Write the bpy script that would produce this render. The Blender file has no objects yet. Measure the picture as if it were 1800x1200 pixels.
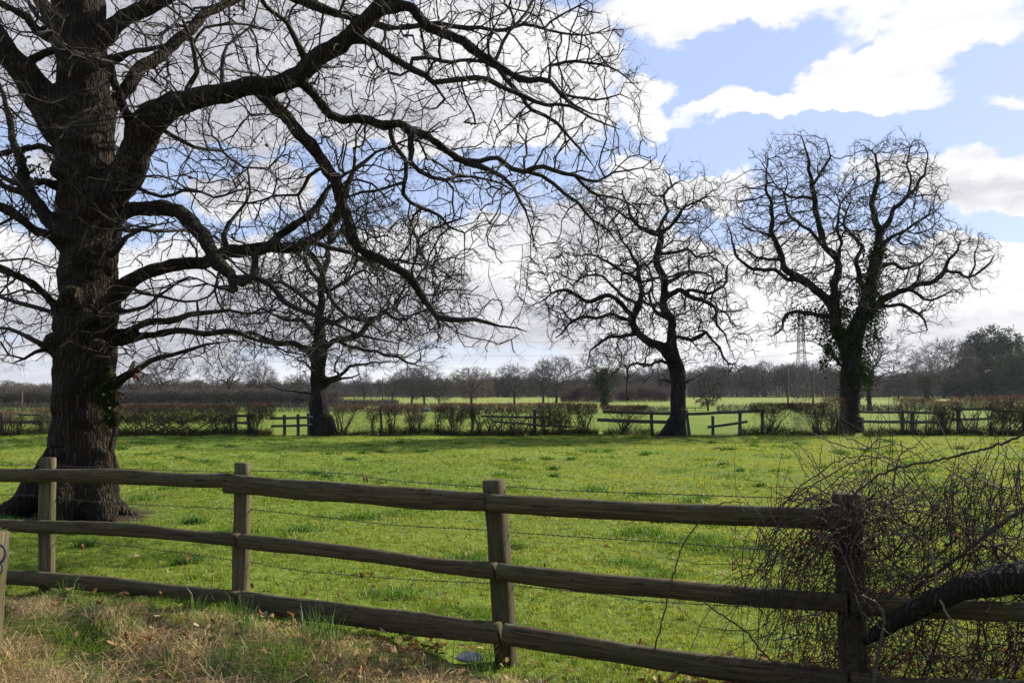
import bpy, math, random
import numpy as np
from math import radians, sin, cos, tan, atan, pi
from mathutils import Vector, Matrix

# ------------------------------------------------------------------ camera, sky, sun, exposure
F, CX, CY, EYE = 1559.0, 900.0, 600.0, 1.65
PITCH = atan(90.0 / F)
C = bpy.context.scene.collection
scn = bpy.context.scene
cam_d = bpy.data.cameras.new('camera')
cam = bpy.data.objects.new('camera', cam_d)
C.objects.link(cam)
cam.location = (0, 0, EYE)
cam.rotation_euler = (radians(90) + PITCH, 0, 0)
cam_d.sensor_width = 36.0
cam_d.lens = F / 1800.0 * 36.0
cam_d.clip_start = 0.05
cam_d.clip_end = 6000
scn.camera = cam
scn.view_settings.view_transform = 'Standard'
scn.view_settings.look = 'None'
scn.view_settings.gamma = 1.0
scn.view_settings.exposure = 0.85
scn.cycles.max_bounces = 6
scn.cycles.diffuse_bounces = 2
scn.cycles.glossy_bounces = 2
scn.cycles.transmission_bounces = 3
scn.cycles.transparent_max_bounces = 4
scn.cycles.caustics_reflective = False
scn.cycles.caustics_refractive = False

SUN_AZ, SUN_EL = 59.0, 34.0      # azimuth clockwise from +Y (the view direction)
sd = bpy.data.lights.new('sun', 'SUN')
sd.energy = 5.0
sd.angle = radians(0.5)
sd.color = (1.0, 0.94, 0.84)
so = bpy.data.objects.new('sun', sd)
C.objects.link(so)
_sv = Vector((sin(radians(SUN_AZ)) * cos(radians(SUN_EL)), cos(radians(SUN_AZ)) * cos(radians(SUN_EL)), sin(radians(SUN_EL))))
so.rotation_euler = _sv.to_track_quat('Z', 'Y').to_euler()
so.location = (30, 20, 30)


def P(px, py, Y):
    """point at world depth Y whose direction from the eye is that of photo pixel (px, py)"""
    u = (px - CX) / F
    v = (CY - py) / F
    yy = cos(PITCH) - v * sin(PITCH)
    zz = sin(PITCH) + v * cos(PITCH)
    s = Y / yy
    return np.array((u * s, Y, EYE + zz * s))


def Pv(px, py, Y):
    px = np.asarray(px, float); py = np.asarray(py, float); Y = np.asarray(Y, float)
    u = (px - CX) / F
    v = (CY - py) / F
    yy = cos(PITCH) - v * sin(PITCH)
    zz = sin(PITCH) + v * cos(PITCH)
    s = Y / yy
    return np.stack([u * s, Y + 0 * s, EYE + zz * s], -1)


def azel(px, py):
    p = P(px, py, 1.0) - np.array((0, 0, EYE))
    p = p / np.linalg.norm(p)
    return math.atan2(p[0], p[1]), math.asin(p[2])


class NT:
    def __init__(s, tree):
        s.t = tree; s.n = tree.nodes; s.l = tree.links

    def node(s, typ, **kw):
        n = s.n.new(typ)
        for k, v in kw.items():
            setattr(n, k, v)
        return n

    def put(s, sock, v):
        if isinstance(v, bpy.types.NodeSocket):
            s.l.new(v, sock)
        elif v is not None:
            sock.default_value = v

    def math(s, op, a, b=None, c=None, clamp=False):
        n = s.node('ShaderNodeMath', operation=op, use_clamp=clamp)
        s.put(n.inputs[0], a)
        if b is not None: s.put(n.inputs[1], b)
        if c is not None: s.put(n.inputs[2], c)
        return n.outputs[0]

    def vmath(s, op, a, b=None):
        n = s.node('ShaderNodeVectorMath', operation=op)
        s.put(n.inputs[0], a)
        if b is not None: s.put(n.inputs[1], b)
        return n.outputs['Value'] if op in ('LENGTH', 'DOT_PRODUCT') else n.outputs[0]

    def mapr(s, v, a, b, c=0.0, d=1.0, smooth=True):
        n = s.node('ShaderNodeMapRange', interpolation_type='SMOOTHSTEP' if smooth else 'LINEAR')
        n.clamp = True if hasattr(n, 'clamp') else True
        s.put(n.inputs['Value'], v)
        n.inputs['From Min'].default_value = a; n.inputs['From Max'].default_value = b
        n.inputs['To Min'].default_value = c; n.inputs['To Max'].default_value = d
        return n.outputs['Result']

    def mix(s, f, a, b, typ='MIX'):
        n = s.node('ShaderNodeMix', data_type='RGBA', blend_type=typ)
        s.put(n.inputs[0], f); s.put(n.inputs[6], a); s.put(n.inputs[7], b)
        return n.outputs[2]

    def noise(s, vec, scale, detail=3.0, rough=0.5, dist=0.0, out='Fac', dims='3D'):
        n = s.node('ShaderNodeTexNoise', noise_dimensions=dims)
        s.put(n.inputs['Vector'], vec)
        n.inputs['Scale'].default_value = scale
        n.inputs['Detail'].default_value = detail
        n.inputs['Roughness'].default_value = rough
        n.inputs['Distortion'].default_value = dist
        return n.outputs[out]

    def mapping(s, vec, loc=(0, 0, 0), rot=(0, 0, 0), sc=(1, 1, 1), typ='POINT'):
        n = s.node('ShaderNodeMapping', vector_type=typ)
        s.put(n.inputs['Vector'], vec)
        n.inputs['Location'].default_value = loc
        n.inputs['Rotation'].default_value = rot
        n.inputs['Scale'].default_value = sc
        return n.outputs[0]


def build_world():
    w = bpy.data.worlds.new('World')
    scn.world = w
    w.use_nodes = True
    nt = NT(w.node_tree)
    nt.n.clear()
    out = nt.node('ShaderNodeOutputWorld')
    bg = nt.node('ShaderNodeBackground')
    bg.inputs['Strength'].default_value = 0.10
    nt.l.new(bg.outputs[0], out.inputs[0])
    sky = nt.node('ShaderNodeTexSky')
    sky.sky_type = 'NISHITA'
    sky.sun_disc = False
    sky.sun_elevation = radians(SUN_EL)
    sky.sun_rotation = radians(SUN_AZ)
    sky.altitude = 50
    sky.air_density = 1.0
    sky.dust_density = 0.6
    sky.ozone_density = 1.5
    tc = nt.node('ShaderNodeTexCoord')
    d = nt.vmath('NORMALIZE', tc.outputs['Generated'])
    sp = nt.node('ShaderNodeSeparateXYZ')
    nt.l.new(d, sp.inputs[0])
    az = nt.math('ARCTAN2', sp.outputs[0], sp.outputs[1])
    el = nt.math('ARCSINE', sp.outputs[2])
    cb = nt.node('ShaderNodeCombineXYZ')
    nt.l.new(az, cb.inputs[0]); nt.l.new(el, cb.inputs[1])
    # ragged edges: warp the direction by noise
    elc = nt.math('ADD', nt.math('MAXIMUM', sp.outputs[2], 0.0), 0.22)
    cn = nt.node('ShaderNodeCombineXYZ')
    nt.l.new(nt.math('DIVIDE', sp.outputs[0], elc), cn.inputs[0])
    nt.l.new(nt.math('DIVIDE', sp.outputs[1], elc), cn.inputs[1])
    nt.l.new(nt.math('MULTIPLY', el, 6.0), cn.inputs[2])
    n1 = nt.noise(nt.mapping(cb.outputs[0], sc=(1.0, 1.35, 1.0)), 7.5, 8.0, 0.62, 0.0, 'Color')
    warp = nt.vmath('MULTIPLY', nt.vmath('SUBTRACT', n1, (0.5, 0.5, 0.5)), (0.17, 0.13, 0.0))
    q = nt.vmath('ADD', cb.outputs[0], warp)
    n3 = nt.math('ADD', nt.math('MULTIPLY', nt.noise(cn.outputs[0], 2.4, 9.0, 0.64), 0.45), nt.math('MULTIPLY', nt.noise(nt.mapping(cb.outputs[0], loc=(3, 1, 0), sc=(1.0, 1.5, 1.0)), 9.0, 9.0, 0.60), 0.55))
    blobs = [  # photo x, y of the sky region, half width, half height, turn, weight
        (1200, 0, 190, 60, 0, 1.0), (1400, -40, 260, 60, 0, .8), (1690, 20, 250, 85, 0, 1.0), (1530, 140, 180, 72, -6, 1.3), (1440, 110, 80, 50, 0, .7),
        (1300, 185, 170, 24, 3, 0.75), (1172, 132, 62, 44, -20, 0.9), (1140, 190, 50, 50, 0, 0.75),
        (1770, 192, 80, 30, -8, 0.8), (1130, 300, 85, 58, 0, 1.1), (1245, 325, 75, 44, 0, 0.9), (1220, 300, 140, 40, 0, .4),
        (1740, 322, 150, 52, 0, 1.3), (1540, 312, 90, 45, 0, 0.9), (1330, 540, 560, 125, 0, 1.4), (1300, 450, 330, 50, 0, .6),
        (1740, 530, 160, 90, 0, 1.0), (900, 650, 1500, 26, 0, 0.5),
        (250, 70, 800, 190, 5, 1.25), (860, 130, 300, 130, 0, 0.95), (440, 335, 110, 60, 0, 0.95), (120, 300, 110, 50, 0, .7),
        (250, 530, 700, 120, 0, 1.3), (760, 450, 190, 70, 0, 1.1), (1100, 480, 260, 70, 0, 1.0), (700, 560, 260, 40, 0, .7),
        (1010, 400, 190, 80, 0, 0.95), (690, 200, 200, 60, 0, .4),
        (340, 268, 110, 32, 0, -1.0), (620, 285, 150, 50, 12, -1.0), (890, 262, 90, 30, 0, -0.8),
        (1420, 238, 340, 32, 0, -0.9), (15, 345, 50, 40, 0, -0.6), (1230, 98, 170, 30, 0, -0.6), (1690, 232, 110, 28, 0, -.5),
        (1720, 402, 150, 20, 0, -0.9), (1520, 62, 50, 20, 0, -0.4), (560, 640, 170, 22, 0, -0.7), (860, 655, 220, 18, 0, -0.5),
        (1390, 395, 180, 22, 0, -0.5), (1650, 250, 60, 20, 0, -.3), (1700, 110, 60, 22, 0, -.5), (1780, 410, 90, 24, 0, -.6),
    ]
    tot = None
    for (px, py, rx, ry, rot, wgt) in blobs:
        a, e = azel(px, py)
        m = nt.mapping(q, (a, e, 0), (0, 0, radians(-rot)), (rx / F, ry / F, 1), 'TEXTURE')
        f = nt.mapr(nt.vmath('LENGTH', m), 1.25, 0.45, 0.0, wgt)
        tot = f if tot is None else nt.math('ADD', tot, f)
    nz = nt.math('MULTIPLY', nt.math('SUBTRACT', n3, 0.5), 3.4)
    # away from the photographed part of the sky only the noise decides
    cov = nt.mapr(nt.math('ADD', tot, nz), 0.38, 0.98)
    cov = nt.math('MAXIMUM', cov, nt.mapr(el, 0.075, 0.0, 0.0, 0.9))
    # thick grey bodies
    grey = [(200, 90, 560, 230, 0.95), (560, 560, 420, 90, 0.7), (1745, 345, 90, 26, 0.55), (990, 385, 130, 42, 0.5),
            (960, 590, 260, 30, 0.35), (60, 600, 300, 90, 0.7), (1700, 590, 180, 30, 0.4), (1500, 640, 500, 24, 0.3), (850, 320, 0.1, 0.1, 0)]
    g = None
    for (px, py, rx, ry, wgt) in grey[:-1]:
        a, e = azel(px, py)
        m = nt.mapping(q, (a, e, 0), (0, 0, 0), (rx / F, ry / F, 1), 'TEXTURE')
        f = nt.mapr(nt.vmath('LENGTH', m), 1.5, 0.3, 0.0, wgt)
        g = f if g is None else nt.math('ADD', g, f)
    n4 = nt.noise(cn.outputs[0], 4.0, 7.0, 0.6)
    g = nt.math('ADD', g, nt.math('MULTIPLY', nt.math('SUBTRACT', n4, 0.46), 1.9), clamp=True)
    cloud = nt.mix(g, (6.0, 6.0, 6.05, 1), (3.3, 3.32, 3.65, 1))
    # the half of the sky behind the photographer is farther from the sun: dimmer clouds
    back = nt.mapr(sp.outputs[1], -0.6, 0.5, 0.40, 1.0)
    cloud = nt.mix(1.0, cloud, back, 'MULTIPLY')
    skyc = nt.mix(1.0, nt.mix(1.0, sky.outputs[0], (0.30, 0.28, 0.30, 1), 'MULTIPLY'), (2.15, 2.62, 3.85, 1), 'ADD')
    col = nt.mix(cov, skyc, cloud)
    nt.l.new(col, bg.inputs['Color'])


build_world()


# ------------------------------------------------------------------ mesh helpers
class Acc:
    def __init__(s):
        s.v = []; s.q = []; s.t = []; s.n = 0; s.c = []; s.uv = []

    def add(s, v, q=None, t=None, col=None):
        v = np.asarray(v, np.float32).reshape(-1, 3)
        if q is not None and len(q): s.q.append(np.asarray(q, np.int64) + s.n)
        if t is not None and len(t): s.t.append(np.asarray(t, np.int64) + s.n)
        s.v.append(v)
        if col is not None:
            s.c.append(np.broadcast_to(np.asarray(col, np.float32), (len(v), 3)))
        s.n += len(v)

    def mesh(s, name, smooth=True):
        me = bpy.data.meshes.new(name)
        V = np.concatenate(s.v) if s.v else np.zeros((0, 3), np.float32)
        Q = np.concatenate(s.q) if s.q else np.zeros((0, 4), np.int64)
        T = np.concatenate(s.t) if s.t else np.zeros((0, 3), np.int64)
        me.vertices.add(len(V)); me.vertices.foreach_set('co', V.ravel())
        li = np.concatenate([Q.ravel(), T.ravel()]).astype(np.int32)
        me.loops.add(len(li)); me.loops.foreach_set('vertex_index', li)
        me.polygons.add(len(Q) + len(T))
        st = np.concatenate([np.arange(len(Q)) * 4, len(Q) * 4 + np.arange(len(T)) * 3]).astype(np.int32)
        me.polygons.foreach_set('loop_start', st)
        if smooth:
            me.polygons.foreach_set('use_smooth', np.ones(len(st), bool))
        me.update(calc_edges=True)
        if s.c:
            Cc = np.concatenate(s.c)
            Cc = np.concatenate([Cc, np.ones((len(Cc), 1), np.float32)], 1)
            a = me.color_attributes.new('tint', 'FLOAT_COLOR', 'POINT')
            a.data.foreach_set('color', Cc.astype(np.float32).ravel())
        return me


def link(name, me, mat, parent=None):
    o = bpy.data.objects.new(name, me)
    if me is not None and mat is not None and len(me.materials) == 0:
        me.materials.append(mat)
    C.objects.link(o)
    if parent is not None:
        o.parent = parent
    return o


def part(name, acc, mat, parent, smooth=True, origin=None):
    """mesh object; vertices are given in world space, stored relative to the parent's location"""
    if parent is not None:
        off = np.array(parent.location, np.float32)
        acc.v = [v - off for v in acc.v]
    return link(name, acc.mesh(name, smooth), mat, parent)


def thing(name, label, cat, loc=(0, 0, 0), group=None, kind=None):
    o = bpy.data.objects.new(name, None)
    o.empty_display_size = 0.3
    C.objects.link(o)
    o.location = [float(a) for a in loc]
    tag(o, label, cat, group, kind)
    return o


def tag(o, label=None, cat=None, group=None, kind=None):
    if label: o['label'] = label
    if cat: o['category'] = cat
    if group: o['group'] = group
    if kind: o['kind'] = kind
    return o


def nrm(a):
    return a / np.maximum(np.linalg.norm(a, axis=-1, keepdims=True), 1e-9)


def tubes(acc, pts, rad, sides=3, rng=None, col=None, cap=False):
    """pts (N,S,3), rad (N,S): N tubes of S rings"""
    N, S, _ = pts.shape
    if N == 0: return
    rng = rng or np.random.default_rng(1)
    T = np.empty_like(pts)
    T[:, 1:-1] = pts[:, 2:] - pts[:, :-2]
    T[:, 0] = pts[:, 1] - pts[:, 0]; T[:, -1] = pts[:, -1] - pts[:, -2]
    T = nrm(T)
    mean = nrm(pts[:, -1] - pts[:, 0])
    ref = rng.normal(size=(N, 3))
    ref = nrm(ref - mean * (ref * mean).sum(-1, keepdims=True))
    n1 = nrm(np.cross(T, ref[:, None, :]))
    n2 = np.cross(T, n1)
    a = np.arange(sides) * 2 * pi / sides
    ring = (n1[:, :, None, :] * np.cos(a)[None, None, :, None] + n2[:, :, None, :] * np.sin(a)[None, None, :, None])
    V = pts[:, :, None, :] + ring * rad[:, :, None, None]
    base = np.arange(N)[:, None, None] * (S * sides)
    i = np.arange(S - 1)[None, :, None] * sides
    j = np.arange(sides)[None, None, :]
    k = (j + 1) % sides
    q = np.stack([base + i + j, base + i + k, base + i + sides + k, base + i + sides + j], -1).reshape(-1, 4)
    if col is not None:
        col = np.repeat(np.asarray(col, np.float32), S * sides, axis=0)
    acc.add(V.reshape(-1, 3), q, col=col)


def tube1(acc, pts, rad, sides=8, lump=0.0, rng=None, cap=True, col=None, squash=None):
    """one tube with transported frames (thick limbs)"""
    pts = np.asarray(pts, float); rad = np.asarray(rad, float)
    S = len(pts)
    T = np.gradient(pts, axis=0); T = nrm(T)
    n = np.cross(T[0], (0.31, 0.9, 0.12)); n /= np.linalg.norm(n)
    a = np.arange(sides) * 2 * pi / sides
    out = np.empty((S, sides, 3))
    for i in range(S):
        n = n - T[i] * n.dot(T[i]); n /= max(np.linalg.norm(n), 1e-9)
        b = np.cross(T[i], n)
        out[i] = pts[i] + rad[i] * (np.cos(a)[:, None] * n + np.sin(a)[:, None] * b)
    if lump and rng is not None:
        c = pts[:, None, :]
        dv = out - c
        m = np.ones((S, sides))
        for k in range(5):
            w = rng.normal(size=3) * (1.2 / max(rad.mean(), 1e-3)) * (0.5 + 0.5 * k)
            m += lump / (1 + 0.5 * k) * np.sin(out @ w + rng.uniform(0, 6))
        out = c + dv * m[..., None]
    i = np.arange(S - 1)[:, None] * sides; j = np.arange(sides)[None, :]; k = (j + 1) % sides
    q = np.stack([i + j, i + k, i + sides + k, i + sides + j], -1).reshape(-1, 4)
    V = out.reshape(-1, 3)
    t = []
    if cap:
        V = np.concatenate([V, pts[:1], pts[-1:]])
        jj = np.arange(sides); kk = (jj + 1) % sides
        t = np.concatenate([np.stack([np.full(sides, S * sides), kk, jj], -1),
                            np.stack([np.full(sides, S * sides + 1), (S - 1) * sides + jj, (S - 1) * sides + kk], -1)])
    acc.add(V, q, t, col=col)


def grow(p, d, L, r, nseg, wig, up, rng, taper=0.75, upv=(0, 0, 1)):
    N = len(p)
    pts = np.empty((N, nseg + 1, 3)); pts[:, 0] = p
    d = nrm(d)
    upv = np.asarray(upv, float)
    for i in range(nseg):
        d = nrm(d + wig * rng.normal(size=(N, 3)) + up * upv)
        pts[:, i + 1] = pts[:, i] + d * (L / nseg)[:, None]
    t = np.linspace(0, 1, nseg + 1)
    rad = r[:, None] * (1 - taper * t[None, :])
    return pts, rad


def catmull(pts, n_per):
    """pts (k,m) through-points -> dense"""
    pts = np.asarray(pts, float)
    p = np.vstack([2 * pts[0] - pts[1], pts, 2 * pts[-1] - pts[-2]])
    out = []
    for i in range(1, len(p) - 2):
        n = n_per[i - 1] if hasattr(n_per, '__len__') else n_per
        t = np.linspace(0, 1, n, endpoint=False)[:, None]
        out.append(0.5 * ((2 * p[i]) + (-p[i - 1] + p[i + 1]) * t + (2 * p[i - 1] - 5 * p[i] + 4 * p[i + 1] - p[i + 2]) * t ** 2
                          + (-p[i - 1] + 3 * p[i] - 3 * p[i + 1] + p[i + 2]) * t ** 3))
    out.append(p[-2][None])
    return np.concatenate(out)


def leaves(acc, pos, size, rng, col=None, nrm_bias=None, fold=0.25, colvar=0.25):
    """small folded leaf faces (two triangles sharing the midrib) at pos (N,3)"""
    N = len(pos)
    if N == 0: return
    d = nrm(rng.normal(size=(N, 3)))
    n = rng.normal(size=(N, 3))
    if nrm_bias is not None: n = n + np.asarray(nrm_bias)
    n = nrm(n)
    s = nrm(np.cross(d, n)); n = np.cross(s, d)
    sz = np.broadcast_to(size, (N,)) * rng.uniform(0.7, 1.3, N)
    sz = sz[:, None]
    v0 = pos; v2 = pos + d * sz
    m = pos + d * sz * 0.45
    v1 = m + s * sz * 0.36 + n * sz * fold
    v3 = m - s * sz * 0.36 + n * sz * fold
    V = np.stack([v0, v1, v2, v3], 1).reshape(-1, 3)
    b = np.arange(N)[:, None] * 4
    t = np.concatenate([b + [0, 1, 2], b + [0, 2, 3]])
    if col is not None:
        cc = np.asarray(col, float)
        if cc.ndim == 1: cc = np.broadcast_to(cc, (N, 3))
        cc = cc * rng.uniform(1 - colvar, 1 + colvar, (N, 1))
        col = np.repeat(cc, 4, axis=0)
    acc.add(V, None, t, col=col)


def gz(x, y):
    x = np.asarray(x, float); y = np.asarray(y, float)
    z = np.interp(y, [-50, 34, 45, 100, 160, 200, 240, 430, 600, 1200, 3000], [0, 0, -.1, -.55, -1.1, -1.2, -1.15, -.28, .2, 0, 0])
    b = 0.045 * np.sin(x * .9 + 1.3 * np.sin(y * .31)) * np.sin(y * .55 + .7) + .032 * np.sin(x * 2.1 + y * .4 + 1) * np.sin(y * 1.3 - x * .35)
    b += .012 * np.sin(x * 4.3 + 1.7 * np.sin(y * 2.1)) * np.sin(y * 3.7 + x)
    fade = np.clip((60 - y) / 30, 0, 1)
    yf = 5.6 - .36 * x
    v = np.clip((yf - .25 - y) / .5, 0, 1)
    b += v * (.075 * np.sin(x * 7.1 + 2.1 * np.sin(y * 3.3)) * np.sin(y * 8.3 + 1.1 * np.sin(x * 4.1)) + .03 * np.sin(x * 13 + y * 9) * np.sin(y * 15 - x * 6) - .03)
    nf = np.clip((26 - y) / 10, 0, 1) * (1 - v)
    b += nf * (.018 * np.sin(x * 6.3 + 1.9 * np.sin(y * 2.9)) * np.sin(y * 5.1 + 1.4 * np.sin(x * 3.3)) + .010 * np.sin(x * 11 + y * 7) * np.sin(y * 12 - x * 5))
    return z + b * fade


# ------------------------------------------------------------------ materials
def new_mat(name):
    m = bpy.data.materials.new(name)
    m.use_nodes = True
    nt = NT(m.node_tree)
    nt.n.clear()
    out = nt.node('ShaderNodeOutputMaterial')
    return m, nt, out


def bark_mat(name, c1, c2, moss=(0.05, 0.055, 0.015), moss_amt=0.5, scale=1.0, bump=0.045, fissure=True):
    m, nt, out = new_mat(name)
    tc = nt.node('ShaderNodeTexCoord')
    v = tc.outputs['Object']
    bs = nt.node('ShaderNodeBsdfPrincipled')
    bs.inputs['Roughness'].default_value = 0.9
    bs.inputs['Specular IOR Level'].default_value = 0.15
    nz = nt.noise(v, 2.2 * scale, 5, 0.65)
    fine = nt.noise(v, 40 * scale, 3, 0.6)
    col = nt.mix(nt.mapr(nz, 0.35, 0.65), c1 + (1,), c2 + (1,))
    col = nt.mix(nt.mapr(fine, 0.3, 0.7, 0.0, 0.5), col, tuple(a * 0.45 for a in c1) + (1,))
    if fissure:
        st = nt.mapping(v, sc=(1, 1, 0.07))
        wv = nt.vmath('ADD', st, nt.vmath('MULTIPLY', nt.vmath('SUBTRACT', nt.noise(v, 5, 3, 0.6, 0, 'Color'), (.5, .5, .5)), (0.08, 0.08, 0.03)))
        vo = nt.node('ShaderNodeTexVoronoi', feature='DISTANCE_TO_EDGE')
        nt.put(vo.inputs['Vector'], wv)
        vo.inputs['Scale'].default_value = 22.0 * scale
        ridge = nt.mapr(vo.outputs['Distance'], 0.0, 0.32)
        col = nt.mix(ridge, tuple(a * 0.42 for a in c1) + (1,), col)
        h = nt.math('ADD', nt.math('MULTIPLY', ridge, 1.0), nt.math('MULTIPLY', fine, 0.25))
    else:
        h = nt.math('ADD', nt.math('MULTIPLY', fine, 0.5), nz)
    if moss_amt > 0:
        ge = nt.node('ShaderNodeNewGeometry')
        sp = nt.node('ShaderNodeSeparateXYZ'); nt.l.new(ge.outputs['Normal'], sp.inputs[0])
        mz = nt.math('MULTIPLY', nt.mapr(sp.outputs[2], -0.2, 0.9), nt.mapr(nt.noise(v, 1.7 * scale, 4, 0.6), 0.42, 0.62))
        col = nt.mix(nt.math('MULTIPLY', mz, moss_amt), col, moss + (1,))
    nt.l.new(col, bs.inputs['Base Color'])
    bp = nt.node('ShaderNodeBump')
    bp.inputs['Strength'].default_value = 0.9
    bp.inputs['Distance'].default_value = bump
    nt.put(bp.inputs['Height'], h)
    nt.l.new(bp.outputs[0], bs.inputs['Normal'])
    nt.l.new(bs.outputs[0], out.inputs[0])
    return m


def twig_mat(name, c, var=0.4):
    m, nt, out = new_mat(name)
    tc = nt.node('ShaderNodeTexCoord')
    bs = nt.node('ShaderNodeBsdfPrincipled')
    bs.inputs['Roughness'].default_value = 0.75
    bs.inputs['Specular IOR Level'].default_value = 0.2
    nz = nt.noise(tc.outputs['Object'], 3.0, 3, 0.6)
    col = nt.mix(nt.mapr(nz, 0.3, 0.7), tuple(a * (1 - var) for a in c) + (1,), tuple(a * (1 + var) for a in c) + (1,))
    nt.l.new(col, bs.inputs['Base Color'])
    nt.l.new(bs.outputs[0], out.inputs[0])
    return m


def leaf_mat(name, trans=0.45, gloss=0.12, rough=0.5, base=None):
    """diffuse + translucent leaf whose colour is each blade's own (vertex colour = its pigment, on the verge also painted shade)"""
    m, nt, out = new_mat(name)
    if base is None:
        at = nt.node('ShaderNodeAttribute', attribute_name='tint')
        col = at.outputs['Color']
    else:
        rgb = nt.node('ShaderNodeRGB'); rgb.outputs[0].default_value = base + (1,)
        col = rgb.outputs[0]
    df = nt.node('ShaderNodeBsdfDiffuse'); nt.l.new(col, df.inputs[0])
    tr = nt.node('ShaderNodeBsdfTranslucent')
    nt.l.new(nt.mix(1.0, col, (1.10, 1.06, 0.70, 1), 'MULTIPLY'), tr.inputs[0])
    mx = nt.node('ShaderNodeMixShader'); mx.inputs[0].default_value = trans
    nt.l.new(df.outputs[0], mx.inputs[1]); nt.l.new(tr.outputs[0], mx.inputs[2])
    gl = nt.node('ShaderNodeBsdfGlossy'); gl.inputs['Roughness'].default_value = rough
    m2 = nt.node('ShaderNodeMixShader'); m2.inputs[0].default_value = gloss
    fr = nt.node('ShaderNodeFresnel'); fr.inputs[0].default_value = 1.4
    nt.l.new(nt.math('MULTIPLY', fr.outputs[0], gloss * 8, clamp=True), m2.inputs[0])
    nt.l.new(mx.outputs[0], m2.inputs[1]); nt.l.new(gl.outputs[0], m2.inputs[2])
    nt.l.new(m2.outputs[0], out.inputs[0])
    return m


def ground_mat():
    m, nt, out = new_mat('meadow_soil_and_grass')
    ge = nt.node('ShaderNodeNewGeometry')
    v = ge.outputs['Position']
    sp = nt.node('ShaderNodeSeparateXYZ'); nt.l.new(v, sp.inputs[0])
    a = nt.noise(v, 0.16, 5, 0.6)
    b = nt.noise(v, 1.3, 5, 0.65)
    c = nt.noise(v, 9.0, 4, 0.7)
    green = nt.mix(nt.mapr(a, 0.35, 0.65), (0.115, 0.175, 0.013, 1), (0.180, 0.205, 0.020, 1))
    green = nt.mix(nt.mapr(b, 0.40, 0.75, 0, 0.55), green, (0.200, 0.190, 0.050, 1))
    green = nt.mix(nt.mapr(c, 0.35, 0.7, 0, 0.75), green, (0.035, 0.075, 0.008, 1))
    # ploughed-and-sown far field: paler young crop
    far = nt.mapr(sp.outputs[1], 185, 215)
    st = nt.noise(nt.mapping(v, sc=(0.3, 1, 1)), 0.08, 4, 0.6)
    farc = nt.mix(nt.mapr(st, 0.35, 0.65), (0.15, 0.185, 0.030, 1), (0.19, 0.205, 0.045, 1))
    col = nt.mix(far, green, farc)
    near = nt.mapr(sp.outputs[1], 26, 12)
    col = nt.mix(nt.math('MULTIPLY', near, 0.6), col, (0.095, 0.135, 0.016, 1))
    dt = nt.vmath('LENGTH', nt.vmath('MULTIPLY', nt.vmath('SUBTRACT', v, (-5.72, 11.85, 0)), (1, 1.0, 0)))
    soil = nt.mapr(nt.math('ADD', dt, nt.math('MULTIPLY', nt.math('SUBTRACT', b, .5), 1.6)), 1.15, 0.75)
    col = nt.mix(soil, col, (0.040, 0.028, 0.018, 1))
    bs = nt.node('ShaderNodeBsdfPrincipled')
    bs.inputs['Roughness'].default_value = 0.95
    bs.inputs['Specular IOR Level'].default_value = 0.1
    nt.l.new(col, bs.inputs['Base Color'])
    bp = nt.node('ShaderNodeBump'); bp.inputs['Distance'].default_value = 0.08; bp.inputs['Strength'].default_value = 0.8
    nt.put(bp.inputs['Height'], nt.math('ADD', b, nt.math('MULTIPLY', c, 0.6)))
    nt.l.new(bp.outputs[0], bs.inputs['Normal'])
    nt.l.new(bs.outputs[0], out.inputs[0])
    return m


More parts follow.
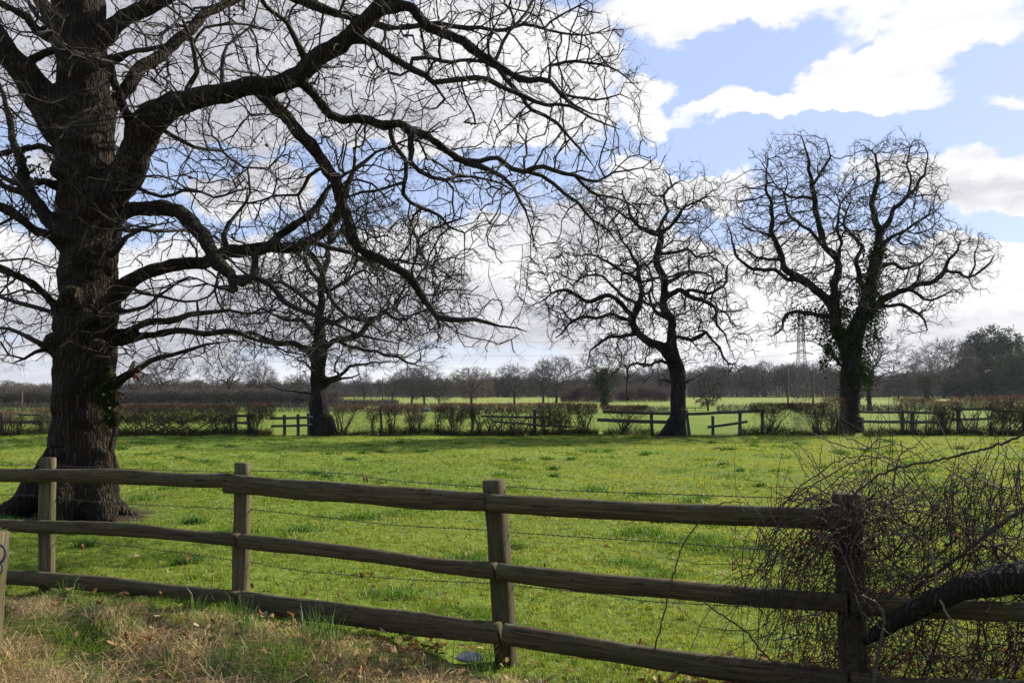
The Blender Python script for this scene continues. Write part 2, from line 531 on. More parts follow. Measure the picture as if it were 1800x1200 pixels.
def wood_mat(name, c1, c2, green=0.4):
    """weathered sawn timber: grain runs along local X of the uv-like 'grain' attribute"""
    m, nt, out = new_mat(name)
    at = nt.node('ShaderNodeAttribute', attribute_name='tint')
    v = at.outputs['Vector']            # x: metres along the timber, y: across, z: round
    g = nt.noise(nt.mapping(v, sc=(1.3, 34, 34)), 1.6, 6, 0.65, 0.4)
    big = nt.noise(nt.mapping(v, sc=(1, 3, 3)), 1.8, 4, 0.6)
    fine = nt.noise(nt.mapping(v, sc=(6, 120, 120)), 1.0, 3, 0.6)
    col = nt.mix(nt.mapr(g, 0.32, 0.68), c1 + (1,), c2 + (1,))
    col = nt.mix(nt.mapr(big, 0.42, 0.7, 0, green), col, (0.050, 0.055, 0.015, 1))
    sp2 = nt.noise(nt.mapping(v, sc=(2, 5, 5)), 5.0, 4, 0.7)
    col = nt.mix(nt.mapr(sp2, 0.60, 0.78, 0, 0.6), col, (0.026, 0.022, 0.016, 1))
    cr = nt.noise(nt.mapping(v, sc=(1.1, 45, 45)), 1.3, 2, 0.4, 0.6)
    crack = nt.mapr(nt.math('ABSOLUTE', nt.math('SUBTRACT', cr, 0.5)), 0.012, 0.0)
    col = nt.mix(nt.math('MULTIPLY', crack, 0.85), col, (0.008, 0.006, 0.004, 1))
    kn = nt.node('ShaderNodeTexVoronoi'); nt.put(kn.inputs['Vector'], nt.mapping(v, sc=(1.0, 9, 9))); kn.inputs['Scale'].default_value = 2.0
    knot = nt.mapr(kn.outputs['Distance'], 0.16, 0.08)
    col = nt.mix(nt.math('MULTIPLY', knot, 0.8), col, (0.014, 0.010, 0.006, 1))
    ge = nt.node('ShaderNodeNewGeometry')
    lich = nt.noise(ge.outputs['Position'], 9.0, 4, 0.7)
    sp = nt.node('ShaderNodeSeparateXYZ'); nt.l.new(ge.outputs['Normal'], sp.inputs[0])
    f = nt.math('MULTIPLY', nt.mapr(lich, 0.5, 0.62), nt.mapr(sp.outputs[2], 0.0, 0.9, 0, 0.5))
    col = nt.mix(f, col, (0.12, 0.13, 0.075, 1))
    col = nt.mix(nt.mapr(fine, 0.35, 0.6, 0.35, 0.0), col, (0.02, 0.016, 0.011, 1))
    bs = nt.node('ShaderNodeBsdfPrincipled')
    bs.inputs['Roughness'].default_value = 0.85
    bs.inputs['Specular IOR Level'].default_value = 0.25
    nt.l.new(col, bs.inputs['Base Color'])
    bp = nt.node('ShaderNodeBump'); bp.inputs['Distance'].default_value = 0.006; bp.inputs['Strength'].default_value = 0.9
    nt.put(bp.inputs['Height'], nt.math('SUBTRACT', nt.math('ADD', g, nt.math('MULTIPLY', fine, 0.5)), crack))
    nt.l.new(bp.outputs[0], bs.inputs['Normal'])
    nt.l.new(bs.outputs[0], out.inputs[0])
    return m


def plain_mat(name, c, rough=0.8, metal=0.0, var=0.25, scale=6):
    m, nt, out = new_mat(name)
    tc = nt.node('ShaderNodeTexCoord')
    bs = nt.node('ShaderNodeBsdfPrincipled')
    bs.inputs['Roughness'].default_value = rough
    bs.inputs['Metallic'].default_value = metal
    nz = nt.noise(tc.outputs['Object'], scale, 4, 0.6)
    col = nt.mix(nt.mapr(nz, 0.3, 0.7), tuple(a * (1 - var) for a in c) + (1,), tuple(min(1, a * (1 + var)) for a in c) + (1,))
    nt.l.new(col, bs.inputs['Base Color'])
    nt.l.new(bs.outputs[0], out.inputs[0])
    return m


M_BARK = bark_mat('oak_bark', (0.038, 0.024, 0.015), (0.064, 0.044, 0.028), moss_amt=0.4)
M_BARK2 = bark_mat('field_oak_bark', (0.035, 0.029, 0.023), (0.055, 0.048, 0.035), moss_amt=0.35, scale=0.7)
M_LOGBARK = bark_mat('laid_trunk_bark', (0.026, 0.018, 0.012), (0.044, 0.031, 0.021), moss_amt=0.12, scale=1.7, bump=0.02)
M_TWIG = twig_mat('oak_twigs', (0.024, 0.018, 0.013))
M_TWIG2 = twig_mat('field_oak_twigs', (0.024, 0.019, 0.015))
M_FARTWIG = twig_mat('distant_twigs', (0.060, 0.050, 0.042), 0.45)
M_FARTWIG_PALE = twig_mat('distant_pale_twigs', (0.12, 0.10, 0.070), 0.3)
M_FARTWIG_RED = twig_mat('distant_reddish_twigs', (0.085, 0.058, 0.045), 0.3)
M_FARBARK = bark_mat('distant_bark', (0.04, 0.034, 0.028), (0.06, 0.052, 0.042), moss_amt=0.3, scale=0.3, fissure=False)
M_HEDGE = twig_mat('hawthorn_twigs', (0.066, 0.046, 0.034))
M_BRAMBLE = twig_mat('bramble_canes', (0.046, 0.030, 0.022))
M_PALECANE = twig_mat('pale_dead_cane', (0.11, 0.085, 0.06), 0.2)
M_GRASS = leaf_mat('grass_blades', 0.58, 0.006, 0.5)
M_LEAF = leaf_mat('dead_oak_leaves', 0.3, 0.002, 0.6)
M_IVY = leaf_mat('ivy_leaves', 0.15, 0.003, 0.5)
M_GROUND = ground_mat()
M_WOOD = wood_mat('weathered_rail_timber', (0.044, 0.031, 0.012), (0.108, 0.078, 0.032))
M_WOOD2 = wood_mat('pale_post_timber', (0.070, 0.056, 0.024), (0.150, 0.120, 0.058), 0.4)
M_WOODFAR = plain_mat('dark_fence_timber', (0.055, 0.048, 0.036), 0.85)
M_WIRE = plain_mat('galvanised_wire', (0.045, 0.045, 0.045), 0.6, 0.2)
M_STEEL = plain_mat('pylon_steel', (0.035, 0.037, 0.04), 0.8, 0.0)

# ------------------------------------------------------------------ ground
def build_ground():
    ys = [-12.0]
    while ys[-1] < 2600:
        y = ys[-1]
        ys.append(y + (0.16 if y < 14 else 0.16 + (y - 14) * 0.028))
    ys = np.array(ys)
    cols = 260
    t = np.linspace(-1, 1, cols)
    hw = 22 + 1.25 * np.maximum(ys, 0)
    X = (np.sign(t) * np.abs(t) ** 1.25)[None, :] * hw[:, None]
    Y = np.repeat(ys[:, None], cols, 1)
    Z = gz(X, Y)
    V = np.stack([X, Y, Z], -1).reshape(-1, 3)
    R = len(ys)
    i = np.arange(R - 1)[:, None] * cols; j = np.arange(cols - 1)[None, :]
    q = np.stack([i + j, i + j + 1, i + cols + j + 1, i + cols + j], -1).reshape(-1, 4)
    a = Acc(); a.add(V, q)
    o = link('meadow_ground', a.mesh('meadow_ground'), M_GROUND)
    tag(o, kind='structure')


build_ground()

# ------------------------------------------------------------------ trees grown from traced limbs
class Skel:
    def __init__(s, D):
        s.D = D; s.pos = []; s.par = []; s.rad = []; s.px = []; s.dep = []; s.fix = []; s.prim = []; s.gn = 0.02; s.gl = 1.0; s.slim = 1.0

    def limb(s, pts, dd=0.0, step=0.2, root=False, dy=0.0, wob=0.0, rng=None):
        """pts: (px, py, width px) in photo pixels; dd: how far its tip bends away (+) or towards (-) the camera"""
        pts = np.array(pts, float)
        D = s.D
        if s.pos and not root:
            k = np.array(s.px)
            d = np.hypot(k[:, 0] - pts[0, 0], k[:, 1] - pts[0, 1])
            pi_ = int(np.argmin(d)); dep0 = s.dep[pi_]
        else:
            pi_ = -1; dep0 = dy
        seg = np.hypot(np.diff(pts[:, 0]), np.diff(pts[:, 1])) * D / F
        n_per = [max(1, int(round(x / step))) for x in seg]
        dn = catmull(pts, n_per)
        L = np.concatenate([[0], np.cumsum(np.hypot(np.diff(dn[:, 0]), np.diff(dn[:, 1])))])
        t = L / max(L[-1], 1e-6)
        dep = dep0 + dd * (t ** 1.2)
        if wob and rng is not None:
            ph = rng.uniform(0, 6, 3)
            m = L * D / F
            dep = dep + wob * t.clip(0, .3) / .3 * (np.sin(m * 2.1 + ph[0]) + .6 * np.sin(m * 4.7 + ph[1])) * 0.5
        if wob and rng is not None:
            m = L * D / F
            ph = rng.uniform(0, 6, 6)
            amp = s.gn * np.clip(1.3 - dn[:, 2] * D / F / 0.5, .15, 1) * np.clip(m / .5, 0, 1)
            for ax in (0, 1):
                dn[:, ax] += amp * F / D * (np.sin(m * 5.5 / s.gl + ph[ax]) + .7 * np.sin(m * 11 / s.gl + ph[2 + ax]))
        W = Pv(dn[:, 0], dn[:, 1], D + dep)
        rr = np.maximum(dn[:, 2], 0.6) / 2 * (D + dep) / F * s.slim
        last = pi_
        for i in range(len(dn)):
            s.pos.append(W[i]); s.par.append(last); s.rad.append(rr[i]); s.px.append((dn[i, 0], dn[i, 1])); s.dep.append(dep[i])
            s.fix.append(True); s.prim.append(i > 0)
            last = len(s.pos) - 1

    def colonize(s, att, step, infl, kill, iters, wig, rng, tropism=(0, 0, 0), maxn=20000, outw=0.0):
        pos = np.array(s.pos); n0 = len(pos)
        cap = maxn + n0
        P_ = np.zeros((cap, 3)); P_[:n0] = pos
        par = list(s.par)
        cnt = np.zeros(cap, int)
        near = np.zeros(len(att), int); dist = np.full(len(att), 1e9)
        for i0 in range(0, n0, 200):
            d = np.linalg.norm(att[:, None] - pos[None, i0:i0 + 200], axis=-1)
            m = d.argmin(1); dm = d[np.arange(len(att)), m]
            u = dm < dist; near[u] = m[u] + i0; dist[u] = dm[u]
        alive = dist > kill
        n = n0
        trop = np.array(tropism)
        ctr = att.mean(0); s.ctr = ctr
        for it in range(iters):
            act = alive & (dist < infl)
            if not act.any(): break
            idx = np.nonzero(act)[0]
            nd = near[idx]
            dv = nrm(att[idx] - P_[nd])
            S = np.zeros((n, 3)); np.add.at(S, nd, dv)
            u = np.unique(nd)
            u = u[cnt[u] < 3]
            if len(u) == 0: break
            # heading inertia
            pa = np.array([par[k] if par[k] >= 0 else k for k in u])
            hd = nrm(P_[u] - P_[pa] + 1e-9)
            newbie = u >= n0
            dirn = nrm(S[u]) + wig * rng.normal(size=(len(u), 3)) + trop + (0.30 * hd * newbie[:, None]) + outw * nrm(P_[u] - ctr)
            new = P_[u] + nrm(dirn) * step
            if n + len(new) > cap: break
            P_[n:n + len(new)] = new
            par += list(u); cnt[u] += 1
            ai = np.nonzero(alive)[0]
            d = np.linalg.norm(att[ai][:, None] - new[None], axis=-1)
            m = d.argmin(1); dm = d[np.arange(len(ai)), m]
            up = dm < dist[ai]
            near[ai[up]] = m[up] + n; dist[ai[up]] = dm[up]
            n += len(new)
            alive &= dist > kill
        s.n0 = n0
        s.pos = P_[:n]; s.par = np.array(par); s.fix = np.array(s.fix + [False] * (n - n0))
        s.prim = np.array(s.prim + [False] * (n - n0))
        s.rad = np.array(list(s.rad) + [0.0] * (n - n0))

    def radii(s, tip, expo=2.3, cap=0.75):
        n = len(s.pos)
        acc = np.zeros(n)
        ch = np.zeros(n, int)
        for i in range(n - 1, s.n0 - 1, -1):
            if ch[i] == 0: acc[i] = tip ** expo
            s.rad[i] = acc[i] ** (1 / expo)
            p = s.par[i]
            if p >= s.n0:
                acc[p] += acc[i]
            ch[p] += 1
        for i in range(s.n0, n):
            p = s.par[i]
            s.rad[i] = min(s.rad[i], s.rad[p] * (cap if s.fix[p] else 1.0))

    def chains(s):
        n = len(s.pos)
        main = np.full(n, -1); best = np.zeros(n)
        for i in range(n):
            p = s.par[i]
            if p < 0: continue
            sc = s.rad[i] + (1e3 if (s.fix[i] and s.prim[i]) else 0)
            if s.fix[p] and not s.fix[i] : sc *= 0.0001     # sprouts never replace a traced limb
            if s.fix[i] and not s.prim[i]: continue
            if sc > best[p]: best[p] = sc; main[p] = i
        out = []
        for i in range(n):
            p = s.par[i]
            if p < 0 or main[p] != i:
                c = [i]
                while main[c[-1]] >= 0: c.append(main[c[-1]])
                pts = s.pos[c]; rad = s.rad[c]
                if p >= 0 and (len(c) == 1 or True):
                    pts = np.vstack([s.pos[p], pts]); rad = np.concatenate([[min(rad[0] * 1.15, s.rad[p])], rad])
                out.append((pts, rad, bool(s.fix[i])))
        return out


def in_poly(px, py, poly):
    poly = np.asarray(poly, float)
    inside = np.zeros(len(px), bool)
    j = len(poly) - 1
    for i in range(len(poly)):
        xi, yi = poly[i]; xj, yj = poly[j]
        c = ((yi > py) != (yj > py)) & (px < (xj - xi) * (py - yi) / (yj - yi + 1e-12) + xi)
        inside ^= c
        j = i
    return inside


def sample_crown(poly, n, D, ctr, rr, dmax, rng, keep=None, soft=9.0):
    poly = np.asarray(poly, float)
    lo, hi = poly.min(0), poly.max(0)
    out = []
    tot = 0
    while tot < n:
        q = rng.uniform(lo, hi, (n * 2, 2))
        m = in_poly(q[:, 0], q[:, 1], poly)
        q = q[m]
        if keep is not None:
            q = q[rng.random(len(q)) < keep(q)]
        q = q + rng.normal(size=q.shape) * soft
        e = np.hypot((q[:, 0] - ctr[0]) / rr[0], (q[:, 1] - ctr[1]) / rr[1]).clip(0, 1)
        dh = dmax * np.sqrt(1 - e ** 2).clip(0.18, 1)
        dep = rng.uniform(-1, 1, len(q)) * dh
        out.append(Pv(q[:, 0], q[:, 1], D + dep)); tot += len(q)
    return np.concatenate(out)[:n]


def mesh_chains(acc_thick, acc_thin, chains, thr, rng, lump=0.06, split=None):
    """thick chains with transported frames, thin ones batched by length"""
    by = {}
    for pts, rad, fx in chains:
        if len(pts) < 2: continue
        if rad.max() > thr:
            mr = rad.max()
            sides = 20 if mr > 0.3 else 12 if mr > 0.1 else 8 if mr > 0.03 else 6
            if split is not None:
                k = np.nonzero(rad <= split)[0]
                e = k.min() if len(k) else len(rad) - 1
                e = min(e, len(rad) - 1)
                if e >= 3 and fx:
                    tube1(acc_thick, pts[:e + 1], rad[:e + 1], sides, lump, rng)
                    if e < len(pts) - 1:
                        tube1(acc_thin, pts[e - 1:], rad[e - 1:], 6, lump, rng)
                    continue
                tube1(acc_thin, pts, rad, 6, lump, rng)
            else:
                tube1(acc_thick, pts, rad, sides, lump, rng)
        else:
            by.setdefault(len(pts), []).append((pts, rad))
    for k, lst in by.items():
        pp = np.array([a for a, _ in lst]); rr = np.array([b for _, b in lst])
        tubes(acc_thin, pp, rr, 4 if k > 3 else 3, rng)


def add_twigs(acc, s, per, L, r, rng, nseg=3, sub=2, wig=0.35, up=0.05, rmax=0.02, out_bias=0.5, keep=None, fixed_too=True):
    """short end twigs on every thin part of the skeleton, with side twigs of their own"""
    n = len(s.pos)
    par = s.par
    T = np.zeros((n, 3))
    ok = par >= 0
    T[ok] = nrm(s.pos[ok] - s.pos[par[ok]] + 1e-9)
    sel = np.nonzero((s.rad < rmax) & ok)[0]
    if keep is not None:
        sel = sel[rng.random(len(sel)) < keep(s.pos[sel])]
    idx = np.repeat(sel, per)
    base = s.pos[idx] - T[idx] * rng.uniform(0, 0.15, (len(idx), 1))
    side = rng.normal(size=(len(idx), 3))
    d = nrm(T[idx] * out_bias + nrm(side) + .45 * nrm(base - s.ctr))
    LL = L * rng.uniform(0.45, 1.25, len(idx))
    rr = np.full(len(idx), r)
    pts, rad = grow(base, d, LL, rr, nseg, wig, up, rng)
    tubes(acc, pts, rad, 3, rng)
    tips = [pts]
    if sub:
        i2 = np.repeat(np.arange(len(idx)), sub)
        k = rng.integers(1, nseg, len(i2)) if nseg > 1 else np.zeros(len(i2), int)
        st = pts[i2, k]
        tdir = nrm(pts[i2, k + 1] - pts[i2, k])
        d2 = nrm(tdir * 0.8 + nrm(rng.normal(size=(len(i2), 3))))
        p2, r2 = grow(st, d2, LL[i2] * rng.uniform(0.3, 0.65, len(i2)), rr[i2] * 0.75, 2, wig, up, rng)
        tubes(acc, p2, r2, 3, rng)
    return pts


# ---- the great oak in the near left -----------------------------------------
def great_oak():
    rng = np.random.default_rng(11)
    D = 12.0
    s = Skel(D)
    base = P(148, 905, D)
    s.slim = .88
    L = lambda pts, dd=0.0, **k: s.limb(pts, dd, step=0.16, wob=0.18, rng=rng, **k)
    s.limb([(150, 925, 140), (148, 860, 136), (147, 800, 131), (149, 700, 126), (149, 640, 126), (152, 580, 124), (155, 500, 116), (156, 420, 120), (156, 340, 124),
            (152, 260, 112), (150, 180, 100), (141, 90, 98), (136, 0, 96), (130, -120, 80), (125, -300, 54), (145, -450, 34), (135, -600, 16)], 0.4, step=0.16, root=True)
    L([(150, 270, 90), (115, 230, 80), (85, 185, 70), (52, 140, 60), (22, 105, 52), (-10, 60, 48), (-60, 0, 42), (-120, -60, 34), (-190, -150, 24), (-250, -300, 12)], -1.0)
    L([(170, 370, 80), (192, 345, 72), (221, 311, 64), (240, 260, 60), (270, 216, 55), (305, 187, 48), (345, 172, 42), (395, 162, 38), (450, 153, 36), (490, 147, 36),
       (530, 130, 36), (560, 102, 35), (600, 75, 34), (632, 48, 34), (665, 18, 32), (700, -30, 28), (740, -90, 22), (790, -150, 14), (860, -220, 6)], -1.6)
    L([(665, 20, 24), (724, 13, 24), (757, 49, 23), (795, 64, 22), (832, 90, 20), (870, 109, 18), (907, 135, 15), (930, 143, 13), (967, 146, 11), (990, 165, 9), (1012, 185, 6), (1035, 197, 3)], -.5)
    L([(175, 75, 44), (205, 45, 38), (240, 22, 34), (280, -2, 32), (330, -30, 28), (400, -60, 24), (480, -85, 18), (560, -110, 12), (640, -150, 6)], 1.8)
    L([(400, -60, 20), (470, -25, 20), (525, 0, 20), (570, 15, 20), (610, 28, 18), (650, 42, 16), (700, 48, 13), (750, 42, 11), (795, 49, 10), (840, 47, 9), (870, 52, 8), (922, 47, 7), (960, 52, 6), (1005, 60, 4), (1050, 58, 3), (1076, 50, 2)], 0.6)
    L([(455, 158, 28), (472, 176, 27), (500, 200, 26), (532, 240, 25), (559, 275, 24), (590, 316, 24), (603, 353, 23), (611, 397, 22), (626, 430, 20), (659, 451, 19), (697, 472, 18),
       (738, 513, 16), (757, 540, 14), (770, 558, 12), (797, 563, 11), (830, 563, 9), (860, 567, 7), (895, 572, 4), (930, 585, 2)], -1.6)
    L([(528, 140, 24), (562, 176, 20), (581, 202, 20), (603, 212, 20), (645, 209, 20), (675, 218, 19), (705, 218, 19), (724, 232, 18), (750, 240, 17), (772, 258, 16), (800, 272, 15),
       (822, 286, 14), (862, 300, 10), (885, 315, 9), (900, 330, 8), (911, 349, 7), (926, 367, 5), (934, 400, 3), (938, 425, 2)], 0.9)
    L([(815, 282, 12), (840, 284, 12), (877, 279, 11), (900, 292, 11), (922, 300, 11), (956, 294, 10), (986, 307, 9), (1012, 311, 8), (1050, 315, 6), (1080, 304, 4), (1125, 296, 2.5), (1155, 277, 1.5)], 0.6)
    L([(922, 300, 9), (952, 311, 8), (994, 341, 7), (1031, 371, 6), (1069, 409, 4), (1087, 431, 2)], -.5)
    L([(1012, 311, 6), (1050, 345, 6), (1087, 349, 4), (1125, 375, 3), (1155, 410, 1.5)], 0.4)
    L([(720, 229, 15), (724, 262, 14), (722, 285, 12), (738, 300, 10), (780, 315, 8), (830, 312, 6), (880, 322, 4), (930, 350, 2)], -.7)
    L([(685, 216, 12), (692, 255, 10), (712, 278, 10), (711, 310, 9), (712, 345, 9), (742, 364, 8), (772, 379, 6), (790, 397, 5), (815, 412, 4), (820, 440, 2)], 0.8)
    L([(712, 320, 7), (680, 328, 6), (640, 340, 6), (610, 348, 6)], 0.3)
    L([(712, 320, 7), (760, 316, 6), (820, 312, 5), (880, 340, 4), (900, 380, 2)], 0.9)
    L([(600, 75, 22), (649, 71, 17), (686, 100, 15), (720, 124, 14), (746, 131, 13), (765, 144, 12), (810, 137, 11), (858, 144, 11), (885, 154, 10), (922, 167, 9), (960, 184, 8), (1000, 190, 6), (1050, 210, 4), (1090, 225, 2)], -1.2)
    L([(720, 124, 10), (725, 105, 9), (755, 100, 8), (790, 108, 8), (830, 104, 7), (870, 118, 6)], .5)
    L([(868, 109, 10), (890, 140, 9), (918, 165, 9), (937, 195, 8), (975, 217, 7), (1005, 244, 6), (1031, 270, 4), (1046, 296, 2)], -.4)
    L([(967, 145, 8), (986, 165, 7), (1012, 171, 6), (1050, 174, 5), (1087, 165, 3), (1110, 180, 2)], .4)
    L([(870, 109, 9), (885, 75, 8), (900, 56, 7), (922, 22, 6), (937, 0, 5), (970, -30, 3)], .5)
    L([(965, 145, 8), (967, 116, 7), (994, 109, 7), (1050, 109, 5), (1076, 120, 4), (1102, 139, 3), (1125, 160, 2)], .3)
    L([(190, 525, 50), (205, 516, 38), (222, 496, 33), (251, 481, 29), (285, 470, 25), (319, 467, 24), (353, 461, 24), (381, 453, 25), (404, 441, 27), (443, 440, 25), (472, 438, 24),
       (500, 435, 22), (528, 430, 22), (554, 420, 20), (577, 404, 19), (594, 380, 19), (602, 345, 16), (625, 300, 10), (660, 270, 6)], 1.9)
    L([(470, 438, 20), (489, 414, 19), (512, 399, 18), (540, 379, 17), (557, 358, 15), (577, 338, 11), (605, 305, 7), (640, 290, 4)], .6)
    L([(528, 430, 14), (555, 460, 12), (575, 500, 11), (590, 535, 9), (610, 558, 7), (650, 570, 5), (690, 590, 3), (730, 605, 1.5)], .8)
    L([(550, 425, 12), (600, 440, 10), (650, 460, 8), (700, 455, 6), (760, 470, 4), (810, 500, 2)], 1.0)
    L([(190, 385, 46), (212, 372, 33), (245, 366, 31), (285, 366, 32), (313, 373, 32), (335, 390, 34), (355, 415, 32), (371, 440, 30), (385, 465, 29), (404, 484, 26), (411, 508, 20)], -1.5)
    L([(408, 490, 14), (425, 500, 14), (442, 488, 15), (452, 462, 15), (454, 440, 9)], 0)
    L([(412, 488, 13), (430, 488, 12), (455, 492, 12), (478, 501, 12), (498, 527, 11), (526, 544, 10), (554, 555, 9), (577, 566, 8), (610, 578, 6), (650, 592, 4), (700, 604, 2)], -.8)
    L([(200, 590, 24), (222, 583, 17), (242, 575, 16), (274, 566, 15), (313, 558, 13), (336, 552, 11), (380, 548, 8), (430, 550, 5), (480, 545, 3), (520, 555, 1.5)], -1.6)
    L([(200, 603, 22), (234, 595, 15), (274, 589, 14), (308, 583, 13), (342, 583, 12), (381, 583, 11), (421, 585, 9), (450, 600, 6), (500, 612, 4), (550, 630, 1.5)], -1.0)
    L([(200, 675, 26), (220, 662, 17), (240, 647, 13), (262, 633, 11), (300, 625, 9), (338, 617, 7), (360, 605, 5), (385, 598, 3), (430, 600, 1.5)], -1.2)
    L([(213, 668, 12), (228, 655, 10), (236, 638, 7)], -.2)
    L([(150, 480, 24), (143, 472, 17), (117, 446, 16), (87, 417, 17), (58, 399, 18), (29, 379, 20), (0, 361, 20), (-50, 345, 18), (-130, 320, 12), (-240, 300, 5)], -2.4)
    L([(150, 578, 22), (143, 574, 17), (117, 560, 16), (96, 536, 16), (76, 516, 16), (44, 495, 15), (15, 475, 15), (-30, 458, 13), (-120, 440, 9), (-230, 450, 4)], -2.8)
    L([(110, 560, 16), (88, 548, 10), (58, 539, 9), (29, 527, 9), (0, 522, 8), (-60, 530, 5), (-130, 560, 2)], 1.2)
    L([(105, 628, 26), (85, 612, 18), (67, 600, 12), (38, 586, 9), (0, 578, 6), (-40, 572, 3)], .6)
    L([(85, 612, 12), (62, 618, 8), (45, 632, 5), (20, 640, 2)], -.5)
    L([(120, 425, 40), (95, 400, 31), (76, 367, 28), (55, 344, 26), (44, 315, 23), (30, 280, 19), (24, 240, 16), (16, 200, 12), (5, 165, 9), (-20, 130, 6)], 1.2)
    L([(55, 344, 16), (20, 330, 14), (-30, 310, 12), (-100, 300, 8), (-180, 270, 4)], 1.0)
    L([(130, 260, 30), (95, 265, 16), (65, 255, 14), (35, 262, 13), (0, 275, 12), (-60, 270, 9), (-140, 250, 5)], 1.6)
    L([(110, 330, 24), (75, 318, 15), (40, 326, 12), (0, 312, 9), (-50, 290, 5)], -1.0)
    L([(120, 78, 30), (92, 67, 22), (65, 57, 20), (45, 32, 18), (20, 14, 16), (0, 0, 14), (-40, -20, 11), (-100, -60, 6)], -1.1)
    L([(85, 45, 10), (65, 30, 9), (50, 0, 8), (40, -30, 7), (20, -90, 4)], .4)
    L([(125, 98, 22), (98, 87, 18), (75, 97, 18), (55, 112, 18), (46, 130, 14)], -.3)
    L([(176, 110, 24), (202, 103, 20), (225, 93, 12), (262, 92, 11), (285, 80, 8), (306, 70, 4)], -.9)
    L([(230, 262, 28), (228, 222, 22), (218, 190, 20), (205, 162, 18), (198, 135, 16), (200, 112, 14)], -.7)
    L([(232, 205, 10), (250, 190, 9), (275, 178, 7), (300, 160, 4)], -.6)
    L([(326, 178, 14), (330, 155, 12), (345, 124, 11), (338, 94, 9), (337, 64, 8), (319, 34, 6), (296, 8, 5), (270, -30, 3)], -.8)
    L([(338, 80, 7), (360, 50, 6), (400, 44, 5), (440, 40, 4), (480, 62, 2)], .5)
    L([(390, 162, 12), (391, 135, 9), (388, 100, 8), (400, 78, 6), (425, 60, 5), (450, 30, 4), (455, 0, 2)], .7)
    L([(541, 115, 17), (520, 72, 14), (505, 45, 12), (480, 20, 10), (460, -5, 9), (430, -50, 6), (400, -110, 3)], -1.0)
    L([(200, 395, 20), (225, 405, 11), (250, 400, 9), (290, 410, 7), (340, 405, 5), (390, 420, 3)], 1.2)
    L([(185, 455, 20), (205, 440, 12), (220, 418, 10), (245, 405, 7), (280, 398, 4), (310, 385, 2)], -1.2)
    L([(200, 545, 16), (225, 548, 9), (255, 540, 7), (280, 520, 6), (300, 500, 5), (330, 490, 4), (370, 500, 3), (410, 520, 1.5)], -1.4)
    L([(225, 500, 10), (245, 515, 8), (275, 520, 7), (310, 530, 6), (345, 525, 5), (375, 510, 6), (385, 480, 5)], .5)
    L([(400, 441, 14), (392, 415, 11), (400, 390, 9), (425, 370, 7), (440, 340, 5), (435, 300, 4), (445, 270, 2)], .6)
    L([(575, 290, 9), (545, 310, 7), (520, 340, 6), (480, 345, 5), (440, 360, 4), (400, 350, 2)], 1.0)
    L([(215, 320, 14), (245, 330, 9), (280, 345, 8), (330, 335, 6), (380, 345, 5), (430, 330, 3), (470, 340, 2)], -1.5)
    L([(270, 216, 16), (300, 235, 10), (340, 260, 8), (390, 268, 6), (430, 290, 5), (470, 300, 3), (500, 330, 1.5)], 1.4)
    # limbs of the far and near side of the crown, mostly above the picture
    L([(140, -60, 50), (230, -160, 40), (360, -260, 30), (520, -330, 20), (680, -380, 10)], 2.5)
    L([(135, -40, 46), (60, -160, 36), (-60, -260, 26), (-180, -360, 14)], 3.0)
    L([(138, -20, 44), (160, -160, 36), (210, -330, 26), (260, -460, 14)], -2.5)
    L([(132, -150, 40), (300, -240, 28), (480, -260, 20), (640, -250, 12), (780, -290, 6)], -2.8)
    L([(150, 230, 40), (120, 120, 30), (60, -20, 24), (-40, -120, 14), (-120, -220, 8)], 3.6)
    L([(160, 300, 40), (200, 180, 30), (300, 80, 24), (420, -10, 18), (560, -60, 12), (700, -90, 6)], 3.8)

    poly = [(1030, -60), (1050, 20), (1085, 45), (1108, 95), (1130, 150), (1122, 225), (1150, 280), (1140, 330), (1150, 400), (1090, 440), (1000, 410), (955, 460), (890, 440),
            (830, 470), (880, 520), (925, 575), (915, 600), (860, 610), (800, 600), (760, 615), (700, 625), (600, 632), (500, 620), (430, 625), (380, 635), (300, 655), (215, 690),
            (215, 620), (85, 620), (40, 650), (0, 650), (-120, 640), (-300, 560), (-420, 200), (-380, -150), (-200, -450), (100, -620), (500, -520), (850, -300)]

    def keep(q):
        off = (q[:, 1] < -30) | (q[:, 0] < -30)
        k = np.where(off, 0.16, 1.0)
        gap = ((q[:, 0] - 285) / 95) ** 2 + ((q[:, 1] - 500) / 45) ** 2 < 1
        k = np.where(gap, 0.4, k)
        low = (q[:, 1] > 560) & (q[:, 0] > 450)
        return np.where(low, 0.5, k)
    att = sample_crown(poly, 8400, D, (350, 100), (850, 600), 3.0, rng, keep)
    s.colonize(att, 0.19, 1.5, 0.235, 140, 0.42, rng, (0, 0, -0.03), maxn=36000, outw=.28)
    s.radii(0.0070, 2.0, 0.76)
    print('great oak nodes', len(s.pos))
    ch = s.chains()
    thick, thin = Acc(), Acc()
    mesh_chains(thick, thin, ch, 0.022, rng, 0.07, split=0.045)

    def kp(p):
        v = (p[:, 2] - EYE) / p[:, 1] * F
        u = p[:, 0] / p[:, 1] * F
        return np.where((v > 730) | (u < -930), 0.12, 1.0)
    add_twigs(thin, s, 2, 0.26, 0.0026, rng, nseg=4, sub=2, wig=0.24, up=0.02, rmax=0.022, out_bias=1.0, keep=kp)
